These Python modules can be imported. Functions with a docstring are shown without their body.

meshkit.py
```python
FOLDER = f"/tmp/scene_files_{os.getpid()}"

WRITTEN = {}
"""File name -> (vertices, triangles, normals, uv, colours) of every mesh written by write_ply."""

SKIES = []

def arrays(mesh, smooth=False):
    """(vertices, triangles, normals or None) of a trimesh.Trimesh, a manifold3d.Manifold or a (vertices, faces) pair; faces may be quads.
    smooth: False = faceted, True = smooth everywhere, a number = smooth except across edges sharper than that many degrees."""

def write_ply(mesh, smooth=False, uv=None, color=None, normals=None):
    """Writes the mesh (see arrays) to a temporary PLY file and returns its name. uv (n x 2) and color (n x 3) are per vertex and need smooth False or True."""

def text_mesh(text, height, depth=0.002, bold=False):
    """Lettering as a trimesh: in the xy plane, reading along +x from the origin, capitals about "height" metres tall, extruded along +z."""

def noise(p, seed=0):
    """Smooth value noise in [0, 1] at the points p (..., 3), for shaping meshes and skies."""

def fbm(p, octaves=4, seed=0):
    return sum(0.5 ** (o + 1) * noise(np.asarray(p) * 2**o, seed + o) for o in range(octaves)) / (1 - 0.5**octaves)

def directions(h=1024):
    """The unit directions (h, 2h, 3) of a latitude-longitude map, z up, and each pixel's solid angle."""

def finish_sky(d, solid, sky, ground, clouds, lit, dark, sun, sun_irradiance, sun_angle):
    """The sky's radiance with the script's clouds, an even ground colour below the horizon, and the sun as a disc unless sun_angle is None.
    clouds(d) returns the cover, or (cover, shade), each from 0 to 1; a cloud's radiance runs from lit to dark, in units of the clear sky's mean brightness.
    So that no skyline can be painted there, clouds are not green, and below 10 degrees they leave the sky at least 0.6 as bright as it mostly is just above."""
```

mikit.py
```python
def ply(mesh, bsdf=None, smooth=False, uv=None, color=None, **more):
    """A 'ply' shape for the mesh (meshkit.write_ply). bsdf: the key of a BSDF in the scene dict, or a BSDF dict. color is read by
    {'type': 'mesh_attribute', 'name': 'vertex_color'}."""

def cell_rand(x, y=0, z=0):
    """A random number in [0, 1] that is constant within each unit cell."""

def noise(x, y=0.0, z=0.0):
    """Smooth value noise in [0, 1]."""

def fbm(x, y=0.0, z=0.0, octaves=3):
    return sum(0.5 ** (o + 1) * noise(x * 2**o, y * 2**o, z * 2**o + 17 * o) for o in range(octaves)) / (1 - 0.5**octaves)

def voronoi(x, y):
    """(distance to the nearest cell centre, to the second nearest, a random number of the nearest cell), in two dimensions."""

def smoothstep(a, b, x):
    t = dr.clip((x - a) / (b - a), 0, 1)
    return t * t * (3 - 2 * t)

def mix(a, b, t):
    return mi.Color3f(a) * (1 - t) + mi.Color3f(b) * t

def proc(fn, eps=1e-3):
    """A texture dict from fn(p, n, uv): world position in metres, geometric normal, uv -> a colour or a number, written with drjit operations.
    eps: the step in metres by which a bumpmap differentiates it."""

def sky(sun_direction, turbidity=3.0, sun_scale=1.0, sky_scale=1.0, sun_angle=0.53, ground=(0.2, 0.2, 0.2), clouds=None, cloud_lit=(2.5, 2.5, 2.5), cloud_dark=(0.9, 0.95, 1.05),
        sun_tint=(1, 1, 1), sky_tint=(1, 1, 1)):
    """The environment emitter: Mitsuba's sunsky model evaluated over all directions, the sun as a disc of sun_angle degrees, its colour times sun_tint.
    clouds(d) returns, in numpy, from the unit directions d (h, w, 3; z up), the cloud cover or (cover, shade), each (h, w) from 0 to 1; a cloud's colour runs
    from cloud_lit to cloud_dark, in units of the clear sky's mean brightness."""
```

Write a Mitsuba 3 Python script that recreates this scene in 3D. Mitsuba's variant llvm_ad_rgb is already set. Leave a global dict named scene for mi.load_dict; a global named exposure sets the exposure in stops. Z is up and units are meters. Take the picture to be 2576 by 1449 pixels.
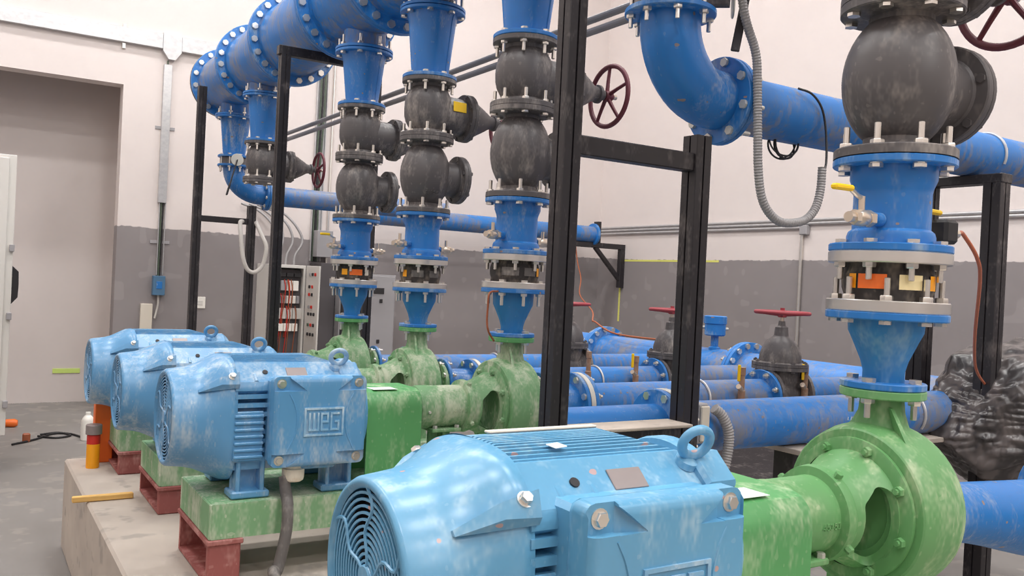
import math, random
import numpy as np, trimesh, mitsuba as mi, mikit, meshkit
import drjit as dr
import manifold3d as m3
from shapely.geometry import Polygon, Point, box as sbox
from shapely.ops import unary_union
from mikit import proc, noise, fbm, smoothstep, mix
T = mi.ScalarTransform4f
scene, labels = {}, {}
PI = math.pi

# ------------------------------------------------------------------ camera, light, exposure
EYE = np.array([-2.393, -1.649, 1.85])
YAW, PITCH, ROLL, FPX = math.radians(57.75), math.radians(-0.40), math.radians(2.80), 2200.0


def camera_matrix():
    f = np.array([math.cos(YAW) * math.cos(PITCH), math.sin(YAW) * math.cos(PITCH), math.sin(PITCH)])
    r = np.array([math.sin(YAW), -math.cos(YAW), 0.0])
    u = np.cross(r, f)
    c, s = math.cos(ROLL), math.sin(ROLL)
    r, u = c * r + s * u, -s * r + c * u
    m = np.eye(4)
    m[:3, 0], m[:3, 1], m[:3, 2], m[:3, 3] = -r, u, f, EYE
    return m


scene['camera'] = {'type': 'perspective', 'fov': math.degrees(2 * math.atan(1288 / FPX)), 'fov_axis': 'x',
                   'to_world': T(camera_matrix()), 'near_clip': 0.05, 'far_clip': 100.0}
exposure = 0.12
LAMP = 60.0
LAMPS = [(x, y, 8.6) for y in (7.6, 4.2, .6, -3.2, -7.4) for x in (-3.6, -.2, 3.2)]

# ------------------------------------------------------------------ mesh helpers


def lathe(prof, n=36):
    v, f, rows = [], [], []
    for r, z in prof:
        if r < 1e-6:
            rows.append([len(v)] * n)
            v.append((0, 0, z))
        else:
            rows.append(list(range(len(v), len(v) + n)))
            v += [(r * math.cos(2 * PI * i / n), r * math.sin(2 * PI * i / n), z) for i in range(n)]
    for a, b in zip(rows, rows[1:]):
        for i in range(n):
            j = (i + 1) % n
            if a[i] != a[j]:
                f.append((a[i], a[j], b[j]))
            if b[i] != b[j]:
                f.append((a[i], b[j], b[i]))
    return trimesh.Trimesh(v, f, process=False)


def disc(R, z0, z1, hole=0.0, n=40, bev=0.003):
    """A flange ring between z0 and z1 with bevelled rim."""
    b = min(bev, (z1 - z0) / 3)
    pr = [(hole, z0), (R - b, z0), (R, z0 + b), (R, z1 - b), (R - b, z1), (hole, z1)]
    if hole > 0:
        pr.append((hole, z0))
    return lathe(pr, n)


def rbox(sx, sy, sz, c=(0, 0, 0), b=0.004):
    """A box with bevelled edges, centred at c."""
    b = min(b, sx / 3, sy / 3, sz / 3)
    pts = []
    for x in (-1, 1):
        for y in (-1, 1):
            for z in (-1, 1):
                for k in range(3):
                    q = [x * sx / 2, y * sy / 2, z * sz / 2]
                    for j in range(3):
                        if j != k:
                            q[j] -= math.copysign(b, q[j])
                    pts.append(q)
    return trimesh.convex.convex_hull(np.array(pts) + np.array(c))


def box2(x0, x1, y0, y1, z0, z1, b=0.004):
    return rbox(x1 - x0, y1 - y0, z1 - z0, ((x0 + x1) / 2, (y0 + y1) / 2, (z0 + z1) / 2), b)


def ball_box(sx, sy, sz, r, c=(0, 0, 0), seg=12):
    s = m3.Manifold.sphere(r, seg)
    hull = m3.Manifold.batch_hull([s.translate((x * (sx / 2 - r) + c[0], y * (sy / 2 - r) + c[1], z * (sz / 2 - r) + c[2])) for x in (-1, 1) for y in (-1, 1) for z in (-1, 1)])
    return tm(hull)


def tm(man):
    m = man.to_mesh()
    return trimesh.Trimesh(np.array(m.vert_properties[:, :3]), np.array(m.tri_verts), process=False)


def mf(t):
    t = trimesh.Trimesh(np.asarray(t.vertices), np.asarray(t.faces), process=True)
    return m3.Manifold(m3.Mesh(np.asarray(t.vertices, np.float32), np.asarray(t.faces, np.uint32)))


def cat(*ms):
    out = []
    for m in ms:
        out += list(m) if isinstance(m, (list, tuple)) else [m]
    return trimesh.util.concatenate(out)


def smooth_path(pts, n=8):
    """Catmull-Rom through the points."""
    p = np.array(pts, float)
    if len(p) < 3:
        return p
    q = np.vstack([2 * p[0] - p[1], p, 2 * p[-1] - p[-2]])
    out = []
    for i in range(1, len(q) - 2):
        for t in np.linspace(0, 1, n, endpoint=False):
            a, b, c, d = q[i - 1], q[i], q[i + 1], q[i + 2]
            out.append(0.5 * (2 * b + (c - a) * t + (2 * a - 5 * b + 4 * c - d) * t * t + (3 * b - a - 3 * c + d) * t ** 3))
    out.append(p[-1])
    return np.array(out)


def tube(path, r, n=12, caps=True):
    """A tube along the path; r is a number or one radius per point."""
    p = np.array(path, float)
    rr = np.broadcast_to(np.asarray(r, float), (len(p),))
    t = np.gradient(p, axis=0)
    t /= np.linalg.norm(t, axis=1, keepdims=True) + 1e-12
    a = np.cross(t[0], [0, 0, 1] if abs(t[0][2]) < 0.9 else [1, 0, 0])
    a /= np.linalg.norm(a)
    v, f = [], []
    for i in range(len(p)):
        a = a - t[i] * (a @ t[i])
        a /= np.linalg.norm(a)
        b = np.cross(t[i], a)
        for k in range(n):
            w = 2 * PI * k / n
            v.append(p[i] + rr[i] * (math.cos(w) * a + math.sin(w) * b))
    for i in range(len(p) - 1):
        for k in range(n):
            q, s = i * n + k, i * n + (k + 1) % n
            f += [(q, s, s + n), (q, s + n, q + n)]
    if caps:
        v += [p[0], p[-1]]
        e, l = len(v) - 2, (len(p) - 1) * n
        for k in range(n):
            f += [(e, (k + 1) % n, k), (e + 1, l + k, l + (k + 1) % n)]
    return trimesh.Trimesh(v, f, process=False)


def corrugated(path, r, pitch=0.012, n=14):
    p = smooth_path(path, 10)
    d = np.r_[0, np.cumsum(np.linalg.norm(np.diff(p, axis=0), axis=1))]
    m = int(d[-1] / pitch * 4)
    s = np.linspace(0, d[-1], m)
    q = np.stack([np.interp(s, d, p[:, k]) for k in range(3)], 1)
    rad = r * (1 + 0.07 * np.sin(np.arange(m) * PI / 2))
    return tube(q, rad, n)


def extrude(poly, h, z0=0.0):
    geoms = getattr(poly, 'geoms', [poly])
    out = [trimesh.creation.extrude_polygon(g, h, engine='earcut') for g in geoms if g.area > 1e-9]
    m = cat(out)
    m.apply_translation((0, 0, z0))
    return m


def frame(o=(0, 0, 0), d=(0, 0, 1), up=None):
    """4x4 that takes +z to d and (about) +x to up, origin to o."""
    z = np.array(d, float)
    z /= np.linalg.norm(z)
    x = np.array(up if up is not None else ((1, 0, 0) if abs(z[0]) < 0.9 else (0, 0, 1)), float)
    x = x - z * (x @ z)
    x /= np.linalg.norm(x)
    m = np.eye(4)
    m[:3, 0], m[:3, 1], m[:3, 2], m[:3, 3] = x, np.cross(z, x), z, o
    return m


def shift(x, y, z):
    m = np.eye(4)
    m[:3, 3] = (x, y, z)
    return m


def tf(mesh, m):
    c = mesh.copy()
    c.apply_transform(m)
    return c


ALONG_X = frame((0, 0, 0), (1, 0, 0), (0, 0, 1))     # local z runs along world x

# ------------------------------------------------------------------ scene helpers
used = {}


def numbered(name):
    k = used.get(name, 0)
    used[name] = k + 1
    return name if k == 0 else f'{name}_{k:03d}'


def thing(name, label, category, group=None):
    key = numbered(name)
    labels[key] = {'label': label, 'category': category}
    if group:
        labels[key]['group'] = group
    return key


cache = {}


def put(key, mesh, mat, m=None, smooth=30, cached=None):
    if cached is not None:
        if cached not in cache:
            cache[cached] = mikit.ply(mesh() if callable(mesh) else mesh, None, smooth=smooth)
        d = dict(cache[cached])
    else:
        d = mikit.ply(mesh() if callable(mesh) else mesh, None, smooth=smooth)
    d['bsdf'] = {'type': 'ref', 'id': 'material_' + mat}
    if m is not None:
        d['to_world'] = T(np.asarray(m, float))
    scene[key] = d
    return key


def part(parent, name, mesh, mat, m=None, smooth=30, cached=None, label=None, stuff=False):
    key = numbered(parent + '__' + name)
    put(key, mesh, mat, m, smooth, cached)
    if label or stuff:
        labels[key] = {}
        if label:
            labels[key]['label'] = label
        if stuff:
            labels[key]['kind'] = 'stuff'
    return key


def single(name, label, category, mesh, mat, m=None, smooth=30, group=None, cached=None):
    key = thing(name, label, category, group)
    put(key, mesh, mat, m, smooth, cached)
    return key


def struct(name, mesh, mat, m=None, smooth=False, label=None):
    put(name, mesh, mat, m, smooth)
    labels[name] = {'kind': 'structure'}
    if label:
        labels[name]['label'] = label
    return name


# ------------------------------------------------------------------ materials


def rgb(c):
    return {'type': 'rgb', 'value': [float(x) for x in c]}


def srgb(r, g, b):
    return [((x / 255 + 0.055) / 1.055) ** 2.4 if x > 10 else x / 255 / 12.92 for x in (r, g, b)]


def principled(color, rough, metal=0.0, spec=0.5, clear=0.0):
    d = {'type': 'principled', 'base_color': color if isinstance(color, dict) else rgb(color), 'roughness': rough, 'metallic': metal, 'specular': spec}
    if clear:
        d['clearcoat'] = clear
        d['clearcoat_gloss'] = 0.72
    return {'type': 'twosided', 'bsdf': d}


def dusty(base, dust, amount, scale=5.0, chip=None):
    """Paint with dust lying in grainy patches, runs and specks."""
    def fn(p, n, uv):
        big = fbm(p.x * scale, p.y * scale, p.z * scale, octaves=3)
        runs = fbm(p.x * 38, p.y * 38, p.z * 5.0, octaves=2)
        grain = noise(p.x * 160, p.y * 160, p.z * 60)
        k = smoothstep(0.62 - 0.34 * amount, 0.98 - 0.34 * amount, 0.55 * big + 0.35 * runs + 0.14 * grain)
        speck = smoothstep(0.86, 0.9, noise(p.x * 75 + 9, p.y * 75, p.z * 40)) * 0.5
        c = mix(base, [x * 0.86 for x in base], noise(p.x * 3 + 4, p.y * 3, p.z * 3))
        c = mix(c, dust, dr.minimum(k * 0.85 + speck * amount, 0.92))
        if chip is not None:
            c = mix(c, chip, smoothstep(0.83, 0.86, fbm(p.x * 30 + 3, p.y * 30, p.z * 30, octaves=2)) * 0.8)
        return c
    return proc(fn)


DUST = srgb(196, 190, 178)
PIPE_BLUE = srgb(38, 114, 186)
scene['material_paint_pipe'] = principled(dusty(PIPE_BLUE, srgb(158, 170, 182), 0.27, 4.0, srgb(140, 118, 98)), 0.34)
scene['material_paint_pipe_dusty'] = principled(dusty(PIPE_BLUE, srgb(128, 124, 122), 0.66, 4.0, srgb(124, 106, 90)), 0.42)
scene['material_paint_flange'] = principled(dusty(PIPE_BLUE, srgb(150, 172, 190), 0.35, 9.0, srgb(150, 116, 92)), 0.35)
scene['material_paint_reducer'] = principled(dusty(srgb(44, 122, 180), srgb(130, 164, 186), 0.3, 7.0), 0.4)
scene['material_paint_motor'] = principled(dusty(srgb(92, 154, 190), srgb(172, 198, 210), 0.3, 5.0, srgb(186, 146, 136)), 0.3, clear=0.8)
scene['material_paint_motor_dusty'] = principled(dusty(srgb(84, 144, 188), srgb(172, 188, 198), 0.46, 6.0), 0.32, clear=0.7)
scene['material_mark_blue'] = principled(dusty(srgb(120, 168, 200), srgb(190, 206, 214), 0.6, 14.0), 0.45)
scene['material_paint_pump'] = principled(dusty(srgb(98, 152, 96), srgb(176, 190, 156), 0.42, 5.0), 0.45)
scene['material_paint_pump_dusty'] = principled(dusty(srgb(104, 150, 104), srgb(188, 194, 172), 0.62, 6.0), 0.55)
scene['material_paint_guard'] = principled(dusty(srgb(84, 152, 92), srgb(176, 194, 160), 0.34, 6.0), 0.45)
scene['material_paint_skid'] = principled(dusty(srgb(116, 160, 116), srgb(194, 198, 178), 0.66, 6.0), 0.6)
scene['material_cast_black'] = principled(dusty(srgb(84, 81, 82), srgb(150, 143, 137), 0.40, 7.0), 0.42)
scene['material_steel_black'] = principled(dusty(srgb(36, 33, 36), srgb(100, 94, 92), 0.2, 8.0), 0.42)
scene['material_galvanised'] = principled(proc(lambda p, n, uv: mix(srgb(205, 204, 203), srgb(178, 178, 180), fbm(p.x * 25, p.y * 25, p.z * 25))), 0.42, 0.55)
scene['material_zinc'] = principled(srgb(226, 222, 214), 0.28, 0.9)
scene['material_zinc_dull'] = principled(srgb(205, 204, 196), 0.45, 0.6)
scene['material_stainless'] = principled(srgb(222, 218, 212), 0.3, 0.85)
scene['material_rubber'] = principled(dusty(srgb(40, 36, 36), srgb(120, 110, 98), 0.5, 20.0), 0.7)
scene['material_wheel_red'] = principled(srgb(96, 40, 50), 0.45)
scene['material_wheel_bright'] = principled(srgb(150, 58, 66), 0.5)
scene['material_concrete'] = principled(proc(lambda p, n, uv: mix(mix(srgb(180, 170, 158), srgb(150, 141, 133), fbm(p.x * 4, p.y * 4, p.z * 4)), srgb(134, 128, 122), smoothstep(0.6, 0.75, fbm(p.x * 11 + 5, p.y * 11, p.z * 11)) * 0.6)), 0.85)
scene['material_floor_paint'] = principled(proc(lambda p, n, uv: mix(mix(srgb(126, 123, 121), srgb(113, 109, 104), fbm(p.x * 1.5, p.y * 1.5, 0, octaves=4)), srgb(137, 132, 126), smoothstep(0.58, 0.72, fbm(p.x * 7, p.y * 7 + 3, 0)) * 0.6)), 0.5)


def wall_fn(p, n, uv):
    along = p.x + p.y
    edge = 2.30 + 0.035 * (fbm(along * 3.0, 1.5) - 0.5) + 0.012 * (noise(along * 30) - 0.5)
    low = smoothstep(-0.006, 0.006, edge - p.z)
    up = mix(srgb(214, 205, 201), srgb(208, 199, 195), fbm(p.x * 1.4, p.y * 1.4, p.z * 1.4))
    down = mix(srgb(138, 132, 132), srgb(131, 125, 125), fbm(p.x * 2, p.y * 2, p.z * 2))
    mark = smoothstep(0.78, 0.84, noise(along * 9, p.z * 7)) * 0.10
    return mix(mix(up, down, low), srgb(190, 184, 182), mark * low)


scene['material_wall_paint'] = principled(proc(wall_fn), 0.6, spec=0.3)
scene['material_wall_plain'] = principled(proc(lambda p, n, uv: mix(srgb(212, 203, 199), srgb(206, 197, 193), fbm(p.x * 1.4, p.y * 1.4, p.z * 1.4))), 0.65, spec=0.3)
scene['material_ceiling_paint'] = principled(srgb(216, 212, 208), 0.8, spec=0.2)
scene['material_cabinet_grey'] = principled(srgb(206, 203, 197), 0.4)
scene['material_cabinet_side'] = principled(srgb(150, 148, 150), 0.45)
scene['material_cabinet_base'] = principled(srgb(160, 164, 172), 0.5)
scene['material_dark'] = principled(srgb(36, 34, 36), 0.6)
scene['material_dark_interior'] = principled(srgb(80, 76, 78), 0.7)
scene['material_white_plastic'] = principled(srgb(232, 228, 220), 0.4)
scene['material_cream_plastic'] = principled(dusty(srgb(232, 224, 206), srgb(196, 180, 150), 0.4, 25.0), 0.5)
scene['material_beige_panel'] = principled(srgb(206, 198, 184), 0.5)
scene['material_orange'] = principled(srgb(236, 112, 40), 0.45)
scene['material_yellow'] = principled(srgb(240, 196, 20), 0.4)
scene['material_amber'] = principled(srgb(238, 160, 24), 0.4)
scene['material_red'] = principled(srgb(190, 44, 34), 0.4)
scene['material_cream'] = principled(srgb(236, 220, 170), 0.5)
scene['material_lime'] = principled(srgb(200, 222, 120), 0.6)
scene['material_tape_yellow'] = principled(srgb(206, 204, 110), 0.6)
scene['material_blue_box'] = principled(srgb(74, 110, 140), 0.45)
scene['material_nickel'] = principled(srgb(222, 208, 190), 0.3, 0.8)
scene['material_copper'] = principled(srgb(172, 96, 66), 0.45)
scene['material_sensor_brown'] = principled(dusty(srgb(148, 116, 96), srgb(176, 158, 140), 0.4, 30.0), 0.5)
scene['material_cable_brown'] = principled(srgb(150, 82, 52), 0.5)
scene['material_cable_black'] = principled(srgb(30, 30, 32), 0.5)
scene['material_cable_green'] = principled(srgb(74, 86, 72), 0.5)
scene['material_cable_grey'] = principled(dusty(srgb(92, 88, 86), srgb(150, 144, 138), 0.5, 20.0), 0.6)
scene['material_flex_grey'] = principled(srgb(150, 148, 148), 0.45, 0.2)
scene['material_flex_white'] = principled(srgb(196, 192, 186), 0.5)
scene['material_sticker_white'] = principled(srgb(244, 244, 240), 0.4)
scene['material_plate_grey'] = principled(srgb(142, 132, 130), 0.4, 0.3)
scene['material_block_red'] = principled(dusty(srgb(146, 82, 78), srgb(196, 152, 144), 0.45, 9.0, srgb(110, 60, 58)), 0.7)
scene['material_timber'] = principled(proc(lambda p, n, uv: mix(srgb(226, 186, 112), srgb(204, 160, 92), noise(p.x * 6, p.y * 90, p.z * 90))), 0.7)
scene['material_tarp'] = principled(proc(lambda p, n, uv: mix(srgb(46, 43, 44), srgb(84, 78, 77), smoothstep(.4, .7, fbm(p.x * 14, p.y * 14, p.z * 5)))), 0.3, spec=0.7)
scene['material_lamp_body'] = principled(srgb(235, 235, 232), 0.5)

# ------------------------------------------------------------------ the room
YW, XR, ZC = 9.95, 6.6, 9.2        # wall with the opening, wall at the right, ceiling
XL, YF = -6.0, -10.5                # the sides behind the photographer
OX0, OX1, OZ = -4.6, -0.80, 4.02   # the opening
struct('floor', box2(XL - .2, XR + .2, YF - .2, YW + 1.8, -0.2, 0.0, 0.001), 'floor_paint')
struct('ceiling', box2(XL - .2, XR + .2, YF - .2, YW + 1.8, ZC, ZC + 0.2, 0.001), 'ceiling_paint')
w = m3.Manifold.cube((XR - XL + .2, 0.25, ZC)).translate((XL, YW, 0)) - m3.Manifold.cube((OX1 - OX0, 1, OZ + 1)).translate((OX0, YW - .3, -1))
struct('wall_back', tm(w), 'wall_paint')
YN = 11.05
struct('wall_niche', cat(box2(OX0 - .3, OX1 + 1.6, YN, YN + .15, 0, ZC, .001), box2(OX1 + .25, OX1 + .4, YW + .25, YN, 0, ZC, .001)), 'wall_plain')
struct('wall_right', box2(XR, XR + .2, YF, YW + .2, 0, ZC, .001), 'wall_paint')
struct('wall_left', box2(XL - .2, XL, YF, YW + 1.6, 0, ZC, .001), 'wall_paint')
struct('wall_front', box2(XL - .2, XR + .2, YF - .2, YF, 0, ZC, .001), 'wall_paint')

for i, (x, y, z) in enumerate(LAMPS):
    t = thing('ceiling_lamp', 'large white high-bay ceiling lamp above the pipework', 'lamp', 'ceiling lamps')
    part(t, 'housing', box2(x - .65, x + .65, y - .26, y + .26, z + .012, z + .1), 'lamp_body')
    part(t, 'rod', tube([(x, y, z + .1), (x, y, ZC)], .012, 6), 'lamp_body')
    d = mikit.ply(tf(rbox(1.26, .48, .02, b=.004), shift(x, y, z)), 'material_lamp_body', smooth=False)
    d['emitter'] = {'type': 'area', 'radiance': rgb((LAMP, LAMP * .988, LAMP * .975))}
    scene[t + '__diffuser'] = d

for i, x in enumerate((.6, 3.0)):
    t = thing('wall_floodlight', 'square white floodlight high on the wall behind the photographer', 'lamp', 'floodlights behind the photographer')
    part(t, 'housing', box2(x - .75, x + .75, YF + .02, YF + .10, 6.9, 7.9), 'lamp_body')
    part(t, 'bracket', box2(x - .1, x + .1, YF, YF + .02, 7.2, 7.6), 'lamp_body')
    d = mikit.ply(box2(x - .7, x + .7, YF + .102, YF + .112, 6.95, 7.85, .002), 'material_lamp_body', smooth=False)
    d['emitter'] = {'type': 'area', 'radiance': rgb((LAMP * .25, LAMP * .248, LAMP * .246))}
    scene[t + '__diffuser'] = d

# the plinth that carries the pumps
w = rbox(2.45, 10.6, 0.57, (-0.555, -0.68, 0.285), 0.012)
single('concrete_plinth', 'long pale concrete plinth under the row of pumps', 'plinth', w, 'concrete', smooth=False)

# ------------------------------------------------------------------ bolts, flanges


def hexprism(af, h, z0):
    m = lathe([(0, 0), (af / 1.732, 0), (af / 1.732, h * .8), (af / 1.732 * .9, h), (0, h)], 6)
    m.apply_translation((0, 0, z0))
    return m


def bolt_mesh(size, grip, tip, seg=10):
    """Head below z=0, shank through the grip, nut and stud tip above."""
    s = size
    return cat(hexprism(1.75 * s, .65 * s, -.65 * s), lathe([(0, -.001), (.95 * s, -.001), (.95 * s, .0015), (0, .0015)], 12),
               lathe([(0, -.3 * s), (.48 * s, -.3 * s), (.48 * s, grip + .8 * s + tip - .1 * s), (.36 * s, grip + .8 * s + tip), (0, grip + .8 * s + tip)], seg), hexprism(1.75 * s, .8 * s, grip))


def bolts(parent, m, R, n, z0, z1, size=.019, tip=.035, up=True, phase=0.5, mat='zinc', keep=None):
    """n bolts on a circle of radius R about the local z of m; nut above z1 when up, else below z0."""
    g = round(z1 - z0, 4)
    name = ('bolt', size, g, tip)
    for i in range(n):
        if keep is not None and not keep(i):
            continue
        a = 2 * PI * (i + phase) / n
        c = np.array([R * math.cos(a), R * math.sin(a)])
        rot = frame((c[0], c[1], z0), (0, 0, 1), (math.cos(a + i), math.sin(a + i), 0)) if up else frame((c[0], c[1], z1), (0, 0, -1), (math.cos(a + i), math.sin(a + i), 0))
        part(parent, 'bolt', lambda: bolt_mesh(size, g, tip), mat, m @ rot, cached=name)


# ------------------------------------------------------------------ handwheel


def handwheel_parts(t, m, R=.178, mat='wheel_red', twist=0.0):
    """Rim in the local xy plane, hub about local z."""
    part(t, 'handwheel', lambda: tube([(R * .93 * math.cos(a), R * .93 * math.sin(a), 0) for a in np.linspace(0, 2 * PI, 49)], R * .075, 10, False), mat, m, smooth=True, cached=('rim', R))
    w = f'{list(scene)[-1]}'
    for k in range(5):
        a = 2 * PI * k / 5 + twist
        part(w, 'spoke', lambda: tube([(.02, 0, -.012), (R * .5, 0, -.008), (R * .93, 0, 0)], [R * .065, R * .055, R * .05], 8), mat, m @ frame((0, 0, 0), (0, 0, 1), (math.cos(a), math.sin(a), 0)), cached=('spoke', R))
    part(w, 'hub', lambda: lathe([(0, -.03), (.026, -.03), (.03, -.02), (.03, .012), (.014, .016), (.014, .03), (0, .03)], 16), mat, m, cached='hub')


# ------------------------------------------------------------------ risers
WHERE = {4: 'nearest riser at the right', 3: 'riser left of the tall black post', 2: 'middle riser of the three behind', 1: 'farthest riser of the three behind'}
POS = {4: (-.09, -.065), 3: (.04, 2.19), 2: (.06, 3.33), 1: (.01, 4.31)}
AXIS = {4: 1.253, 3: 1.217, 2: 1.175, 1: 1.172}
MOTOR_X = {4: -1.618, 3: -1.70, 2: -1.74, 1: -1.715}
LEV = {4: dict(C=1.593, B=1.832, A=1.972, D=2.260, E=2.710, F=3.06, G=3.47), 3: dict(C=1.567, B=1.832, A=1.975, D=2.282, E=2.744, F=3.099, G=3.50),
       2: dict(C=1.538, B=1.799, A=1.945, D=2.256, E=2.724, F=3.092, G=3.518), 1: dict(C=1.533, B=1.794, A=1.935, D=2.247, E=2.689, F=3.054, G=3.446)}
RF = .170        # flange radius of the risers


def gate_valve(name, label, m, H, group=None, tag=None, wheel='wheel_red', phase=.5, out=.56):
    """A flanged gate valve along local z from 0 to H, its bonnet along local x."""
    t = thing(name, label, 'valve', group)
    b = lathe([(.09, 0), (RF, 0), (RF, .022), (RF - .004, .026), (.112, .03), (.108, .048), (.120, .066), (.139, .10), (.148, .135), (.150, H / 2), (.148, H - .135), (.139, H - .10), (.120, H - .066), (.108, H - .048), (.112, H - .03), (RF - .004, H - .026), (RF, H - .022), (RF, H), (.09, H), (.09, 0)], 40)
    part(t, 'body', b, 'cast_black', m)
    bm = m @ frame((0, 0, H * .44), (1, 0, 0), (0, 0, 1))
    part(t, 'bonnet_neck', lambda: lathe([(0, .02), (.128, .02), (.122, .16), (.118, .235), (.15, .24), (.152, .262), (0, .262)], 36), 'cast_black', bm, cached=('bneck',))
    part(t, 'bonnet', lambda: lathe([(0, .264), (.152, .264), (.152, .286), (.148, .29), (.118, .292), (.108, .33), (.075, .39), (.045, .44), (.04, .47), (.05, .475), (.05, .49), (.03, .494), (.028, .52), (0, .52)], 36), 'cast_black', bm, cached=('bonnet',))
    part(t, 'stem', lambda: lathe([(0, .515), (.014, .515), (.014, .61), (0, .61)], 12), 'nickel', bm, cached=('stem',))
    for i in range(8):
        a = 2 * PI * (i + .5) / 8
        part(t, 'bonnet_bolt', lambda: bolt_mesh(.012, .046, .004), 'cast_black', bm @ frame((.138 * math.cos(a), .138 * math.sin(a), .241), (0, 0, 1)), cached=('bb',))
    handwheel_parts(t, bm @ shift(0, 0, out), mat=wheel, twist=0)
    if tag:
        part(t, 'name_tag', lambda: rbox(.062, .1, .003, b=.001), tag, m @ frame((.16, -.124, H * .56), (.12, -1, .06), (0, 0, 1)), label='yellow rectangular tag')
    return t


def check_valve(k, m, H):
    t = thing('ball_check_valve', f'black ball check valve with round side cover, {WHERE[k]}', 'valve')
    zc, R = H * .5 + .005, .157
    pr = [(.09, 0), (RF, 0), (RF, .024), (RF - .004, .028), (.112, .03)]
    for a in np.linspace(-1.02, 1.05, 18):
        pr.append((R * math.cos(a) + .0, zc + (zc - .05) * math.sin(a) / math.sin(1.05)))
    pr += [(.104, H - .03), (RF - .004, H - .028), (RF, H - .024), (RF, H), (.09, H), (.09, 0)]
    part(t, 'body', lathe(pr, 44), 'cast_black', m)
    sm = m @ frame((0, 0, zc - .01), (1, 0, 0), (0, 0, 1))
    part(t, 'side_neck', lambda: lathe([(0, .05), (.118, .05), (.112, .13), (.108, .2), (.115, .206), (.148, .208), (.152, .212), (.152, .232), (0, .232)], 36), 'cast_black', sm, cached=('cneck',))
    part(t, 'side_cover', lambda: lathe([(0, .234), (.152, .234), (.152, .25), (.147, .256), (.1, .26), (.07, .275), (0, .278)], 36), 'cast_black', sm, cached=('ccover',))
    for i in range(6):
        a = 2 * PI * (i + .25) / 6
        part(t, 'cover_bolt', lambda: bolt_mesh(.014, .047, .004), 'cast_black', sm @ frame((.132 * math.cos(a), .132 * math.sin(a), .209), (0, 0, 1)), cached=('cb',))
    if k == 2:
        part(t, 'foundry_lettering', lambda: meshkit.text_mesh('PN 10', .022, .006), 'cast_black', m @ frame((-.06, -.128, H * .24), (-.18, -1, -.55), (.98, -.18, 0)), cached=('pn10',), smooth=False)
    return t


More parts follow.
